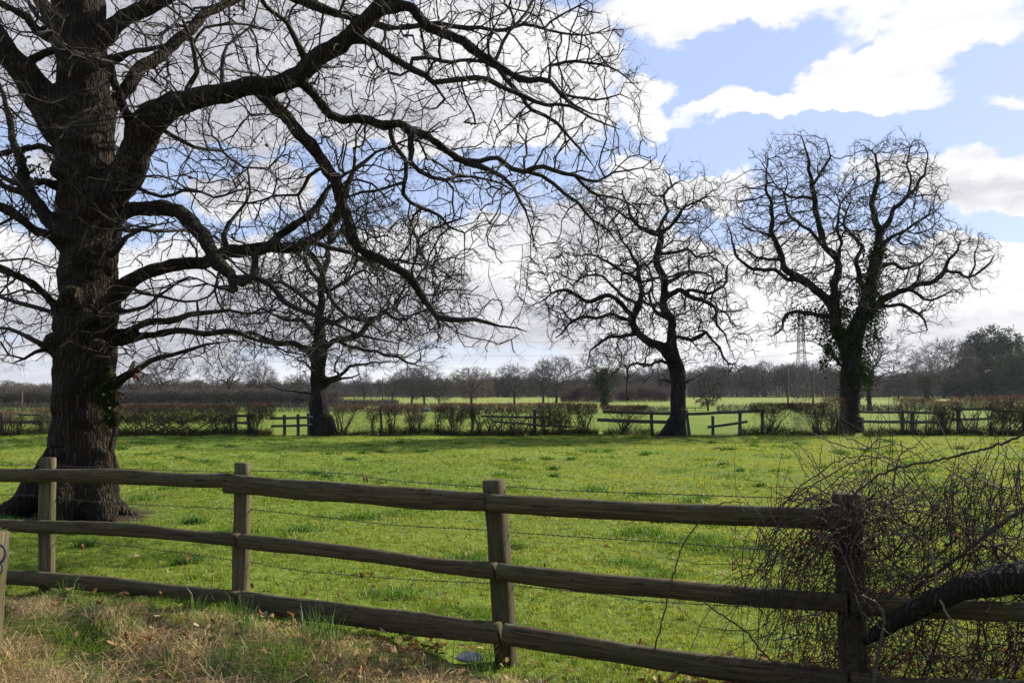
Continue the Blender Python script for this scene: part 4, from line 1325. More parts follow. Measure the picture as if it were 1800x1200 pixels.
def hedge_bush(label, x0, x1, ytop, ylow, stems, dens=1500, Y=YH, cat='hedge bush', name='hedge_bush', group='hawthorn bushes along the middle hedge', seed=0, depth=.45, spread=1.0, low=0.0, tipcol=True):
    rng = np.random.default_rng(seed + int(x0))
    a = Acc()
    xa, xb = (x0 - CX) / F * Y, (x1 - CX) / F * Y
    zt = P(900, ytop, Y)[2]; zl = P(900, ylow, Y)[2]
    xc = (xa + xb) / 2
    z0 = float(gz(xc, Y))
    # main stems
    for sx in stems:
        bx = (sx - CX) / F * Y
        m = rng.integers(5, 9)
        for k in range(m):
            tx_ = np.clip(bx + rng.normal() * (xb - xa) * .35 * spread, xa + .05, xb - .05)
            p0 = np.array((bx + rng.normal() * .05, Y + rng.normal() * .08, z0 - .1))
            p3 = np.array((tx_, Y + rng.normal() * depth * .5, zt - rng.uniform(0, (zt - zl) * .7)))
            mid = (p0 + p3) / 2 + rng.normal(size=3) * (.12, .1, .08); mid[0] = mid[0] * .5 + bx * .5
            t = np.linspace(0, 1, 9)[:, None]
            c = (1 - t) ** 2 * p0 + 2 * t * (1 - t) * mid + t ** 2 * p3
            c[1:-1] += rng.normal(size=(7, 3)) * .018
            tube1(a, c, np.linspace(rng.uniform(.016, .030), .006, 9), 6)
            # side shoots on the way up
            ns = 14
            kk = rng.integers(2, 9, ns)
            d = rng.normal(size=(ns, 3)); d[:, 2] += .5
            pts, rad = grow(c[kk], d, rng.uniform(.15, .5, ns), np.full(ns, .006), 3, .35, .1, rng)
            pts[:, :, 2] = np.minimum(pts[:, :, 2], zt + .03)
            tubes(a, pts, rad, 3, rng)
    n_seg = max(2, int((xb - xa) / .35))
    cen, hf = [], []
    for i in range(n_seg):
        cx_ = xa + (xb - xa) * (i + .5) / n_seg
        dz = rng.uniform(-.08, .03)
        # crowns hang lower over the stems, and thin out between them
        near = min(abs(cx_ - (sx - CX) / F * Y) for sx in stems)
        zl_ = zl + min(.3, near * .5) - low * rng.random() * .3
        zl_ = min(zl_, zt - .15)
        cen.append((cx_, Y, (zt + dz + zl_) / 2)); hf.append(((xb - xa) / n_seg * .62, depth * rng.uniform(.8, 1.1), (zt + dz - zl_) / 2))
    area = (xb - xa) * (zt - zl)
    twig_mass(a, np.array(cen), np.array(hf), int(dens * .8 * area) + 150, .26, .0058, rng, clip_top=zt)
    ns = int(26 * (xb - xa)) + 4
    p = np.stack([rng.uniform(xa, xb, ns), Y + rng.uniform(-depth, depth, ns) * .8, zt - rng.uniform(0, .1, ns)], -1)
    d = rng.normal(size=(ns, 3)) * (.35, .35, .1) + (0, 0, 1)
    pts, rad = grow(p, d, rng.uniform(.08, .30, ns), np.full(ns, .006), 3, .12, 0, rng)
    tubes(a, pts, rad, 3, rng)
    # thinner growth trailing below
    cen2 = [(c[0], c[1], z0 + .35) for c in cen]; hf2 = [(h[0], h[1], .35) for h in hf]
    twig_mass(a, np.array(cen2), np.array(hf2), int(130 * (xb - xa)), .3, .0055, rng)
    root = thing(name, label, cat, (xc, Y, z0), group)
    part('branches', a, M_HEDGE, root)
    if tipcol:
        lf = Acc()
        n = int(420 * (xb - xa))
        p = np.stack([rng.uniform(xa, xb, n), Y + rng.uniform(-depth, depth, n), zt - np.abs(rng.normal(size=n)) * .10 + .03], -1)
        leaves(lf, p, .038, rng, (0.17, 0.085, 0.055), None, colvar=.5)
        part('foliage', lf, M_LEAF, root)
    return root


for args in [
    ('low hedge bush at the left picture edge beside the orange post', 3, 46, 723, 750, [18, 36], 900),
    ('rounded hedge bush touching the great oak trunk on its left side', 58, 100, 720, 752, [78, 92], 1100),
    ('long clipped hedge running right from the great oak trunk', 196, 416, 711, 748, [215, 238, 262, 285, 306, 330, 352, 378, 398, 410], 1700),
    ('hedge bush with one thick stem between the two gaps with rails', 436, 480, 709, 748, [444, 450], 1600),
    ('windswept hedge bush immediately right of the second oak', 588, 642, 713, 733, [600, 604], 900),
    ('wispy sapling like bush left of the lone fence stake', 645, 668, 718, 745, [656], 500),
    ('vase shaped hedge bush right of the lone fence stake', 671, 706, 711, 735, [686, 690], 1500),
    ('twin stemmed upright hedge bush left of the middle gap', 714, 746, 711, 745, [722, 736], 1300),
    ('thin single stemmed bush in the middle gap', 758, 780, 714, 728, [769], 500),
    ('dark fan shaped hedge bush at the right of the middle gap', 775, 832, 709, 745, [798, 806], 1900),
    ('hedge section on many thin stems with rails showing through', 826, 950, 710, 731, [830, 846, 862, 880, 900, 918, 936], 1300),
    ('densest dark hedge section right of the square fence post', 946, 1002, 709, 752, [958, 978, 992], 2000),
    ('hedge bush on a leaning trunk left of the long broken rail', 1000, 1048, 710, 735, [1020, 1028], 1600),
    ('low spreading bush growing through the long broken rail', 1056, 1138, 713, 733, [1090, 1098], 1000),
    ('fan shaped hedge bush at the right end of the open gap', 1322, 1392, 709, 735, [1346, 1352], 1300),
    ('round hedge bush left of the ivied oak trunk', 1388, 1452, 709, 738, [1430, 1438], 1300),
    ('tall thin hedge bush hard against the ivied oak trunk', 1448, 1482, 700, 745, [1458, 1466], 900),
    ('bramble topped hedge bush over the rails right of the ivied oak', 1574, 1644, 700, 728, [1588, 1606, 1630], 1200),
    ('hedge bush ending at the gap between two rail fences', 1640, 1674, 706, 748, [1650, 1660], 1500),
    ('ragged hedge section over the last fence post at the right', 1672, 1748, 699, 726, [1690, 1710, 1735], 1200),
    ('dense tall hedge filling the right picture edge', 1742, 1880, 697, 748, [1752, 1775, 1800, 1830, 1860], 1900),
]:
    hedge_bush(*args[:6], dens=args[6])


def band_hedge(label, pxa, pxb, Y, h, seed, depth=.6, mul=2.4):
    """a far clipped hedge seen as a brown band"""
    rng = np.random.default_rng(seed)
    a = Acc()
    xa, xb = (pxa - CX) / F * Y, (pxb - CX) / F * Y
    n = max(6, int((xb - xa) / 1.0))
    cen, hf = [], []
    for i in range(n):
        x = xa + (xb - xa) * (i + .5) / n
        hh = h * rng.uniform(.88, 1.05)
        z0 = float(gz(x, Y))
        cen.append((x, Y, z0 + hh * .5)); hf.append(((xb - xa) / n * .55, depth, hh * .5))
    twig_mass(a, np.array(cen), np.array(hf), int(mul * 60 * (xb - xa) * (100 / Y)), .5 * Y / 100, .020 * Y / 100, rng)
    o = link('clipped_hedge', a.mesh('clipped_hedge'), M_FARTWIG)
    tag(o, label, 'hedge')


band_hedge('far clipped hedge band behind the great oak and the left rail fence', -60, 560, 100, .95, 1)
band_hedge('far clipped hedge band seen through the gaps right of the second oak', 572, 800, 100, .9, 2)
band_hedge('short far hedge piece left of the forked oak trunk', 1060, 1182, 90, .62, 3)
band_hedge('trimmed low hedge across the second field behind the open gap', 1258, 1330, 90, .8, 4)
band_hedge('trimmed low hedge across the second field right of the ivied oak', 1500, 1585, 100, .75, 5)
band_hedge('thin dark hedge line along the left edge of the pale field', 560, 700, 190, 1.1, 6, 1.5, 5.0)
band_hedge('tall overgrown hedge under the far trees left of the second oak', -80, 600, 172, 3.2, 7, 2.5, 15.0)


def undergrowth():
    rng = np.random.default_rng(77)
    a = Acc()
    for (x0, x1, dn) in [(-60, 95, .8), (205, 480, 1.0), (590, 670, .6), (668, 1050, 1.0), (1060, 1180, .6), (1300, 1500, .7), (1515, 1860, .9)]:
        n = int((x1 - x0) * 13 * dn)
        px = rng.uniform(x0, x1, n)
        Y = YH + rng.normal(size=n) * .42 - .1
        X = (px - CX) / F * Y
        lumps = .5 + .5 * np.sin(X * 2.3) * np.sin(X * .9 + 1)
        z = gz(X, Y) + np.abs(rng.normal(size=n)) * .10 * (.5 + lumps)
        p = np.stack([X, Y, z], -1)
        col = np.where(rng.random((n, 1)) < .6, (0.055, 0.042, 0.026), (0.05, 0.075, 0.018))
        d = rng.normal(size=(n, 3)); d[:, 2] = np.abs(d[:, 2]) + .2
        pts, rad = grow(p, d, rng.uniform(.1, .3, n), np.full(n, .007), 2, .3, -.1, rng)
        tubes(a, pts, rad, 3, rng, col=col)
    o = link('undergrowth', a.mesh('undergrowth'), M_LEAF)
    tag(o, 'brown bramble litter and rough grass along the hedge foot', 'undergrowth', kind='stuff')


undergrowth()


# ------------------------------------------------------------------ timber
def beam(acc, path, hh, th, front, grain0, rng, round_=True, sides=14, ragged=.012):
    """rail: path (n,3) centre line, hh (n) half heights, th half thickness, front: unit vector the round face looks to.
    'tint' carries grain coordinates (metres along, across, around)"""
    path = np.asarray(path, float); n = len(path)
    T = nrm(np.gradient(path, axis=0))
    f = np.broadcast_to(np.asarray(front, float), (n, 3))
    f = nrm(f - T * (f * T).sum(-1, keepdims=True))
    u = np.cross(T, f); u = u * np.sign(u[:, 2:3] + 1e-9)
    a = np.arange(sides) * 2 * pi / sides + pi / sides
    e = .62 if not round_ else .8
    ca = np.sign(np.cos(a)) * np.abs(np.cos(a)) ** e; sa = np.sign(np.sin(a)) * np.abs(np.sin(a)) ** e
    if round_: ca = np.where(ca < 0, ca * .75, ca)
    Lc = np.concatenate([[0], np.cumsum(np.linalg.norm(np.diff(path, axis=0), axis=1))])
    wob = 1 + ragged * 2.2 * np.sin(Lc[:, None] * 7 + a[None] * 2 + grain0) + ragged * rng.normal(size=(n, sides))
    V = path[:, None] + f[:, None] * (ca * wob)[..., None] * th + u[:, None] * (sa * wob)[..., None] * np.asarray(hh)[:, None, None]
    i = np.arange(n - 1)[:, None] * sides; j = np.arange(sides)[None]; k = (j + 1) % sides
    q = np.stack([i + j, i + k, i + sides + k, i + sides + j], -1).reshape(-1, 4)
    V = V.reshape(-1, 3)
    g = np.stack([np.repeat(Lc, sides) + grain0, np.tile(sa, n) * .05 + grain0, np.tile(ca, n) * .05], -1)
    # end caps, slightly sunk
    c0, c1 = path[0] + T[0] * .004, path[-1] - T[-1] * .004
    V = np.concatenate([V, [c0], [c1]]); g = np.concatenate([g, [[grain0, grain0, 0]], [[grain0 + Lc[-1], grain0, 0]]])
    jj = np.arange(sides); kk = (jj + 1) % sides
    t = np.concatenate([np.stack([np.full(sides, n * sides), kk, jj], -1), np.stack([np.full(sides, n * sides + 1), (n - 1) * sides + jj, (n - 1) * sides + kk], -1)])
    acc.add(V, q, t, col=g)


def post(acc, base, top, wd, th, along, rng, g0=0., n=14, chamfer=.06):
    """square post from base to top; along = unit vector of its wide side"""
    base = np.array(base, float); top = np.array(top, float)
    T = nrm(top - base); al = np.array(along, float); al = nrm(al - T * al.dot(T)); fr = np.cross(T, al)
    c = chamfer
    prof = np.array([(1, -1 + c), (1, 1 - c), (1 - c, 1), (-1 + c, 1), (-1, 1 - c), (-1, -1 + c), (-1 + c, -1), (1 - c, -1)])
    H = np.linalg.norm(top - base)
    V, g = [], []
    for i in range(n):
        t = i / (n - 1)
        o = base + (top - base) * t + al * .004 * np.sin(t * 5 + g0) + fr * .003 * np.sin(t * 7 + g0)
        w = wd / 2 * (1 + .03 * np.sin(t * 9 + g0)); h = th / 2 * (1 + .03 * np.sin(t * 8 + 2 * g0))
        j = rng.normal(size=(8, 1)) * .0008
        V.append(o + (prof[:, :1] * w + j) * al + (prof[:, 1:] * h + j) * fr)
        g.append(np.stack([np.full(8, H * t + g0), prof[:, 0] * w + g0, prof[:, 1] * h], -1))
    V.append((top + T * .002)[None] + (prof[:, :1] * wd / 2 * .9) * al + (prof[:, 1:] * th / 2 * .9) * fr + T * .003)
    g.append(g[-1] * 1.0)
    V = np.concatenate(V); g = np.concatenate(g)
    i = np.arange(n)[:, None] * 8; j = np.arange(8)[None]; k = (j + 1) % 8
    q = np.stack([i + j, i + k, i + 8 + k, i + 8 + j], -1).reshape(-1, 4)
    V = np.concatenate([V, [top + T * .006]]); g = np.concatenate([g, [[g0, g0 + .02, 0]]])
    jj = np.arange(8)
    t = np.stack([np.full(8, len(V) - 1), n * 8 + jj, n * 8 + (jj + 1) % 8], -1)
    acc.add(V, q, t, col=g)


def far_fence(label, posts, rails, Y=34.75, name='rail_fence'):
    rng = np.random.default_rng(int(posts[0][0]))
    b = P(posts[0][0], 764, Y)
    root = thing(name, label, 'fence', (b[0], Y, 0), 'broken rail fences along the hedge')
    for (px, yt, yb, w, ln) in posts:
        a = Acc()
        tp = P(px, yt, Y); bt = P(px + ln, 768, Y); bt[2] = float(gz(bt[0], Y)) - .05
        if yb < 750: bt = P(px + ln, yb, Y)
        post(a, bt, tp, w * Y / F, .1, (1, 0, 0), rng)
        part('post', a, M_WOODFAR, root)
    for (xa, ya, xb, yb, w) in rails:
        a = Acc()
        p = np.linspace(P(xa, ya, Y - .10), P(xb, yb, Y - .10), 8)
        p[:, 2] += np.sin(np.linspace(0, pi, 8)) * -.012
        beam(a, p, np.full(8, w / 2 * Y / F), .035, (0, -1, 0), xa * .1, rng, round_=False, sides=10)
        part('rail', a, M_WOODFAR, root)


far_fence('orange brown stake and short rail at the left picture edge by the hedge', [(2, 724, 765, 7, 0)], [(4, 741, 72, 741, 5), (30, 728, 72, 729, 3)])
far_fence('short two rail fence closing the gap right of the long clipped hedge', [(414, 728, 765, 5, 0), (437, 726, 764, 4, 0)], [(413, 730, 441, 730, 4.5), (413, 742.5, 441, 742.5, 4.5)])
far_fence('three post fence with two rails left of the second oak', [(500, 729, 763, 4.5, 0), (524, 728, 765, 4.5, 0), (542, 726, 763, 4.5, 1)], [(476, 735, 549, 733, 4.5), (477, 748.5, 549, 746.5, 4)])
far_fence('lone dark fence stake in the gap right of the second oak', [(669, 714, 760, 4, 2)], [])
far_fence('slim stake and square post with sagging rails inside the middle hedge', [(830, 718, 756, 3.5, 0), (940, 720, 765, 6, -1)], [(846, 731, 968, 733, 3.6), (868, 740, 912, 744, 3.2), (912, 743, 966, 749, 3.6), (966, 748, 1010, 750, 3)])
far_fence('long two rail fence running into the forked oak, its lower rail broken off', [(1145, 722, 765, 5, 1)], [(1060, 723, 1188, 727, 5), (1050, 737.5, 1188, 742, 6)])
far_fence('leaning gate post with one long sloping rail right of the forked oak', [(1206, 721, 765, 5, 6)], [(1206, 727.5, 1262, 725, 5), (1262, 725, 1340, 721, 5)])
far_fence('two short posts joined by a tilted rail in the open gap', [(1253, 731, 767, 4.5, 0), (1301, 722, 760, 5, -1)], [(1244, 750.5, 1314, 740.5, 4.5)])
far_fence('single post at the left end of the fan shaped hedge bush', [(1340, 720, 757, 5, 0)], [(1322, 722, 1345, 721, 4)])
far_fence('two rail fence running right from the ivied oak under the hedge', [(1586, 724, 757, 5, 0), (1604, 722, 758, 5.5, 0), (1655, 724, 755, 4, 0)], [(1508, 723.5, 1590, 724, 4.6), (1590, 724, 1666, 725.5, 4.6), (1508, 740, 1590, 741, 4.8), (1590, 741, 1666, 741.5, 5)])
far_fence('last rail fence with a stout post before the right picture edge', [(1685, 714, 754, 5.5, 0), (1800, 715, 752, 5, 0)], [(1674, 719, 1745, 718, 4.2), (1673, 736.5, 1745, 735.5, 4), (1745, 722, 1830, 722, 4)])
far_fence('little low fence far off in the second field beyond the leaning gate post', [(1208, 716, 722, 1.2, 0), (1222, 716, 722, 1.2, 0)], [(1203, 716.5, 1236, 716.5, 1.2)], Y=88)


def plank():
    a = Acc(); rng = np.random.default_rng(3)
    p = np.linspace(P(1156, 769.5, 32.4), P(1200, 768.5, 32.2), 6)
    beam(a, p, np.full(6, .065), .12, (0, -1, 0), 2.0, rng, round_=False, sides=12)
    o = link('timber_sleeper', a.mesh('timber_sleeper'), M_WOOD)
    tag(o, 'old timber sleeper lying at the foot of the forked oak', 'plank')


plank()


def pylon():
    Y = 350.0
    b = P(1410, 697, Y); z0 = float(gz(b[0], Y)); x0 = b[0]
    top = P(1410, 545, Y)[2]
    H = top - z0
    root = thing('electricity_pylon', 'lattice electricity pylon showing behind the left limbs of the ivied oak', 'pylon', (x0, Y, z0))
    a = Acc()
    prof = [(0, 2.6), (.40, 1.5), (.62, 1.1), (.92, .75), (1.0, .12)]
    hs = np.linspace(0, 1, 15)
    w = np.interp(hs, [p[0] for p in prof], [p[1] for p in prof])
    cor = [(-1, -1), (1, -1), (1, 1), (-1, 1)]
    R = .11
    segs = []
    for k in range(4):
        for i in range(14):
            c = lambda kk, ii: np.array((x0 + cor[kk % 4][0] * w[ii], Y + cor[kk % 4][1] * w[ii], z0 + H * hs[ii]))
            segs.append((c(k, i), c(k, i + 1), R))
            segs.append((c(k, i), c(k + 1, i + 1), R * .7)); segs.append((c(k + 1, i), c(k, i + 1), R * .7))
    for p0, p1, r in segs:
        tubes(a, np.array([[p0, p1]]), np.array([[r, r]]), 4)
    part('tower', a, M_STEEL, root, smooth=False)
    arms = [(578, 3.2), (600, 4.6), (621, 3.6)]
    for py, wd in arms:
        z = P(1410, py, Y)[2]
        a = Acc()
        for sg in (-1, 1):
            e = np.array((x0 + sg * wd, Y, z))
            for yy in (-.9, .9):
                tubes(a, np.array([[(x0, Y + yy, z), e]]), np.full((1, 2), .12), 4)
                tubes(a, np.array([[(x0, Y + yy, z + 1.1), e]]), np.full((1, 2), .1), 4)
            tubes(a, np.array([[e, e + (sg * 1.0 - .0, 0, -.25), ]]), np.full((1, 2), .22), 6)
        part('cross_arm', a, M_STEEL, root, smooth=False)
    for i, (py, wd) in enumerate(arms):
        z = P(1410, py, Y)[2]
        a = Acc()
        x1 = x0 - wd - 1.0
        t = np.linspace(0, 1, 40)[:, None]
        p0 = np.array((x1, Y, z - .3)); p1 = np.array((x0 - 260, Y - 60, z - .3 + 1))
        c = p0 + (p1 - p0) * t
        c[:, 2] -= 4 * 7.0 * (t * (1 - t))[:, 0]
        tubes(a, c[None], np.full((1, 40), .035), 4)
        o = link('power_line', a.mesh('power_line'), M_STEEL)
        tag(o, ['highest wire sagging left from the electricity pylon', 'middle wire sagging left from the electricity pylon', 'lowest wire sagging left from the electricity pylon'][i], 'power line', 'wires of the pylon')


pylon()


def poles():
    for (px, yt, yb, Y, label, r) in [
        (1385, 648, 706, 180, 'dark wooden pole standing in the pale field left of the pylon', .20),
        (1429, 640, 706, 180, 'second wooden pole of the stayed pair right of the pylon', .20),
        (673, 662, 712, 150, 'slim utility pole rising behind the lone fence stake', .10),
        (39, 688, 716, 110, 'pale short pole far off left of the great oak', .10)]:
        a = Acc()
        b = P(px, yb, Y); z0 = float(gz(b[0], Y)); t = P(px, yt, Y)
        n = 6
        p = np.linspace((b[0], Y, z0 - .3), (t[0], Y, t[2]), n)
        tube1(a, p, np.linspace(r, r * .7, n), 8)
        root = thing('utility_pole', label, 'pole', (b[0], Y, z0))
        part('shaft', a, M_WOODFAR if px > 100 else M_PALECANE, root)
        if px == 1429:
            a = Acc()
            p0, p1 = P(1392, 682, Y), P(1433, 681, Y)
            tube1(a, np.array([p0, (p0 + p1) / 2, p1]), np.full(3, .09), 6)
            part('crossbar', a, M_PALECANE, root)
            for (xa, ya, xb, yb2) in [(1397, 672, 1409, 692), (1400, 655, 1424, 690)]:
                a = Acc()
                tube1(a, np.linspace(P(xa, ya, Y - 1), P(xb, yb2, Y - 1), 4), np.full(4, .05), 6)
                part('stay', a, M_PALECANE, root)


poles()


def trough():
    Y = 105.0
    m = plain_mat('pale_blue_plastic', (0.30, 0.36, 0.42), .5)
    c = P(748, 719.5, Y); z0 = float(gz(c[0], Y))
    a = Acc()
    w, d, h, t = .42, .3, .34, .04
    o_ = [(-w, -d), (w, -d), (w, d), (-w, d)]; i_ = [(x * .88, y * .84) for x, y in o_]
    V = [(x * .9, y * .9, 0) for x, y in o_] + [(x, y, h) for x, y in o_] + [(x, y, h) for x, y in i_] + [(x * .9, y * .9, .06) for x, y in i_]
    q = []
    for k in range(4):
        n = (k + 1) % 4
        q += [(k, n, 4 + n, 4 + k), (4 + k, 4 + n, 8 + n, 8 + k), (8 + k, 8 + n, 12 + n, 12 + k)]
    q += [(12, 13, 14, 15), (3, 2, 1, 0)]
    a.add(np.array(V) * 1.35 + (c[0], Y, z0), q)
    o = link('water_trough', a.mesh('water_trough', False), m)
    tag(o, 'pale blue water trough in the second field under the dark pair of trees', 'trough')


trough()


def lane():
    a = Acc()
    pts = [(1676, 700.0), (1690, 699.3), (1705, 699.6), (1722, 700.6)]
    Y = 300
    xs = [(p[0] - CX) / F * Y for p in pts]
    V = []
    n = 12
    for i in range(n):
        t = i / (n - 1)
        x = np.interp(t, np.linspace(0, 1, 4), xs)
        y0, y1 = 268 - 14 * t, 300 - 10 * t
        V += [(x, y0, float(gz(x, y0)) + .05), (x, y1, float(gz(x, y1)) + .05)]
    q = [(2 * i, 2 * i + 2, 2 * i + 3, 2 * i + 1) for i in range(n - 1)]
    a.add(V, q)
    o = link('lane', a.mesh('lane', False), plain_mat('pale_lane_gravel', (.33, .31, .30)))
    tag(o, kind='structure')


lane()


# ------------------------------------------------------------------ the near fence
POSTS = [(-420, 8.6), (87, 7.46), (427, 6.90), (872, 5.57), (1493, 4.82), (2307, 4.07)]


def fdepth(px):
    return 1.0 / np.interp(px, [p[0] for p in POSTS], [1.0 / p[1] for p in POSTS])


def fence_dir(px):
    a, b = P(px - 20, 900, fdepth(px - 20)), P(px + 20, 900, fdepth(px + 20))
    d = b - a; d[2] = 0
    return d / np.linalg.norm(d)


def near_fence():
    rng = np.random.default_rng(42)
    b = P(872, 1155, fdepth(872))
    root = thing('post_and_rail_fence', 'weathered wooden post and rail fence with barbed wire crossing the foreground', 'fence', (b[0], b[1], 0))
    # posts: top px, top y, base px, top y width px
    for (px, yt, pxb, w, th, pale, g0) in [(84, 805, 84, 26, .062, True, 1.3), (426, 814, 424, 27, .062, True, 2.7), (868, 844, 896, 33, .085, False, 4.1), (1490, 868, 1500, 47, .13, False, 5.9), (-425, 800, -425, 24, .1, True, 8.), (2300, 930, 2310, 60, .13, False, 9.2)]:
        Y = float(fdepth(px)) + .055
        d = fence_dir(px)
        tp = P(px, yt, Y)
        bt = P(pxb, yt + 330 * 4.9 / Y, Y); bt[2] = -.25
        a = Acc()
        post(a, bt, tp, w * Y / F, th, d, rng, g0)
        part('post', a, M_WOOD2 if pale else M_WOOD, root, smooth=False)
    rails = [
        # top
        [(-430, 820, 843), (-200, 821, 845), (0, 823, 846), (90, 824, 847), (215, 825, 851), (330, 832, 856), (402, 831, 856)],
        [(396, 832, 866), (440, 836, 868), (520, 842, 877), (600, 848, 882), (700, 855, 891), (760, 859, 895), (858, 866, 899)],
        [(860, 867, 900), (1000, 875, 908), (1100, 880, 914), (1200, 885, 919), (1300, 888, 923), (1400, 890, 928), (1486, 893, 933)],
        # middle
        [(-430, 912, 934), (-200, 911, 933), (0, 912, 933), (90, 914, 937), (200, 917, 941), (330, 930, 951), (420, 937, 960)],
        [(424, 938, 963), (520, 947, 973), (600, 957, 981), (700, 971, 995), (780, 982, 1007), (872, 988, 1018)],
        [(876, 989, 1019), (960, 997, 1031), (1050, 1008, 1041), (1160, 1016, 1050), (1240, 1024, 1057), (1320, 1031, 1063), (1400, 1037, 1070), (1490, 1043, 1076)],
        [(1496, 1044, 1079), (1600, 1048, 1084), (1700, 1054, 1089), (1800, 1059, 1092), (2000, 1070, 1104), (2300, 1086, 1122)],
        # bottom
        [(-430, 995, 1020), (-200, 998, 1021), (0, 1002, 1026), (90, 1006, 1033), (200, 1015, 1042), (330, 1030, 1059), (420, 1038, 1068)],
        [(423, 1038, 1072), (520, 1050, 1087), (600, 1060, 1097), (700, 1072, 1112), (800, 1085, 1124), (880, 1093, 1131)],
        [(886, 1094, 1132), (960, 1107, 1143), (1050, 1122, 1158), (1130, 1135, 1172), (1240, 1150, 1189), (1330, 1159, 1203), (1400, 1165, 1210), (1490, 1178, 1222)],
        [(1497, 1180, 1224), (1600, 1190, 1232), (1800, 1196, 1240), (2300, 1226, 1275)],
    ]
    for k, r in enumerate(rails):
        r = np.array(r, float)
        dn = catmull(r, 8)
        Y = fdepth(dn[:, 0]) - .045
        jit = np.cumsum(rng.normal(size=(len(dn), 2)) * .35, 0); jit -= np.linspace(0, 1, len(dn))[:, None] * jit[-1]
        c = Pv(dn[:, 0], (dn[:, 1] + dn[:, 2]) / 2 + jit[:, 0] * .35, Y)
        hh = (dn[:, 2] - dn[:, 1]) / 2 * Y / F
        d = fence_dir(r[len(r) // 2, 0])
        fr = np.cross(d, (0, 0, 1)); fr = fr if fr[1] < 0 else -fr
        a = Acc()
        beam(a, c, hh, .042, fr, k * 3.7, rng, round_=True, sides=18, ragged=.016)
        part('rail', a, M_WOOD, root)
    # wires with barbs on the field side
    wires = [
        [(-425, 815), (0, 817), (74, 815), (105, 818), (157, 821), (350, 828), (413, 829), (445, 827), (600, 832), (700, 845), (850, 855), (890, 855), (1000, 862), (1200, 869), (1350, 874), (1480, 880), (1800, 900), (2300, 945)],
        [(-425, 866), (0, 869), (70, 872), (101, 874), (161, 881), (280, 888), (413, 894), (445, 895), (600, 912), (700, 923), (858, 931), (900, 935), (1000, 942), (1200, 955), (1350, 966), (1480, 973), (1800, 990), (2300, 1030)],
        [(-425, 938), (0, 945), (105, 949), (245, 962), (410, 984), (445, 989), (525, 1002), (600, 1009), (700, 1017), (800, 1022), (872, 1025), (915, 1030), (1050, 1043), (1130, 1055), (1200, 1060), (1400, 1070), (1480, 1075), (1800, 1095), (2300, 1130)],
    ]
    for wl in wires:
        dn = catmull(np.array(wl, float), 14)
        Y = fdepth(dn[:, 0]) + .115
        c = Pv(dn[:, 0], dn[:, 1], Y)
        a = Acc()
        L = np.concatenate([[0], np.cumsum(np.linalg.norm(np.diff(c, axis=0), axis=1))])
        s_ = np.arange(0, L[-1], .02)
        cc = np.stack([np.interp(s_, L, c[:, i]) for i in range(3)], -1)
        for ph in (0, pi):   # two strands twisted
            tw = cc + np.stack([0 * s_, np.sin(s_ * 95 + ph) * .0022, np.cos(s_ * 95 + ph) * .0022], -1)
            tubes(a, tw[None], np.full((1, len(tw)), .0018), 4)
        for sb in np.arange(.05, L[-1], .105):
            p = np.array([np.interp(sb, L, c[:, i]) for i in range(3)])
            d = nrm(rng.normal(size=(2, 3)))
            tubes(a, np.stack([p - d * .016, p + d * .016], 1), np.full((2, 2), .0016), 3, rng)
        part('barbed_wire', a, M_WIRE, root)
    # staples / nail heads where rails meet the posts
    for px in (84, 427, 872, 1493):
        for py in (0,):
            pass
    return root


near_fence()


def gate_post():
    rng = np.random.default_rng(4)
    Y = 3.5
    xr = P(16, 935, Y)[0]
    root = thing('gate_post', 'pale mossy topped gate post at the bottom left picture edge', 'gate post', (xr - .06, Y, 0))
    a = Acc()
    tp = P(16, 935, Y); tp[0] = xr - .062
    tp[0] -= .026
    post(a, (xr - .160, Y, -.2), tp, .12, .11, nrm(np.array((1., -.25, 0))), rng, 3.3)
    part('post', a, M_WOOD2, root, smooth=False)
    m = Acc()
    n = 500
    p = np.stack([rng.uniform(-.06, .062, n) + xr - .088, Y + rng.uniform(-.055, .055, n), tp[2] + rng.uniform(-.02, .008, n)], -1)
    leaves(m, p, .006, rng, (.16, .17, .03), (0, 0, 1))
    part('moss', m, M_LEAF, root)
    r = Acc()
    c = P(-5, 974, Y - .075); ang = np.linspace(0, 2 * pi, 25)
    ring = c + np.stack([np.cos(ang) * .032, np.sin(ang) * .008, np.sin(ang) * .034], -1)
    tube1(r, ring, np.full(25, .005), 8, cap=False)
    tube1(r, np.array([c + (0, .0, -.03), c + (.0, .05, -.03)]), np.full(2, .008), 8)
    c2 = c + (0.004, 0, -.055)
    tube1(r, c2 + np.stack([np.cos(ang) * .018, np.sin(ang) * .006, np.sin(ang) * .022], -1), np.full(25, .004), 8, cap=False)
    part('latch_ring', r, M_STEEL, root)


gate_post()


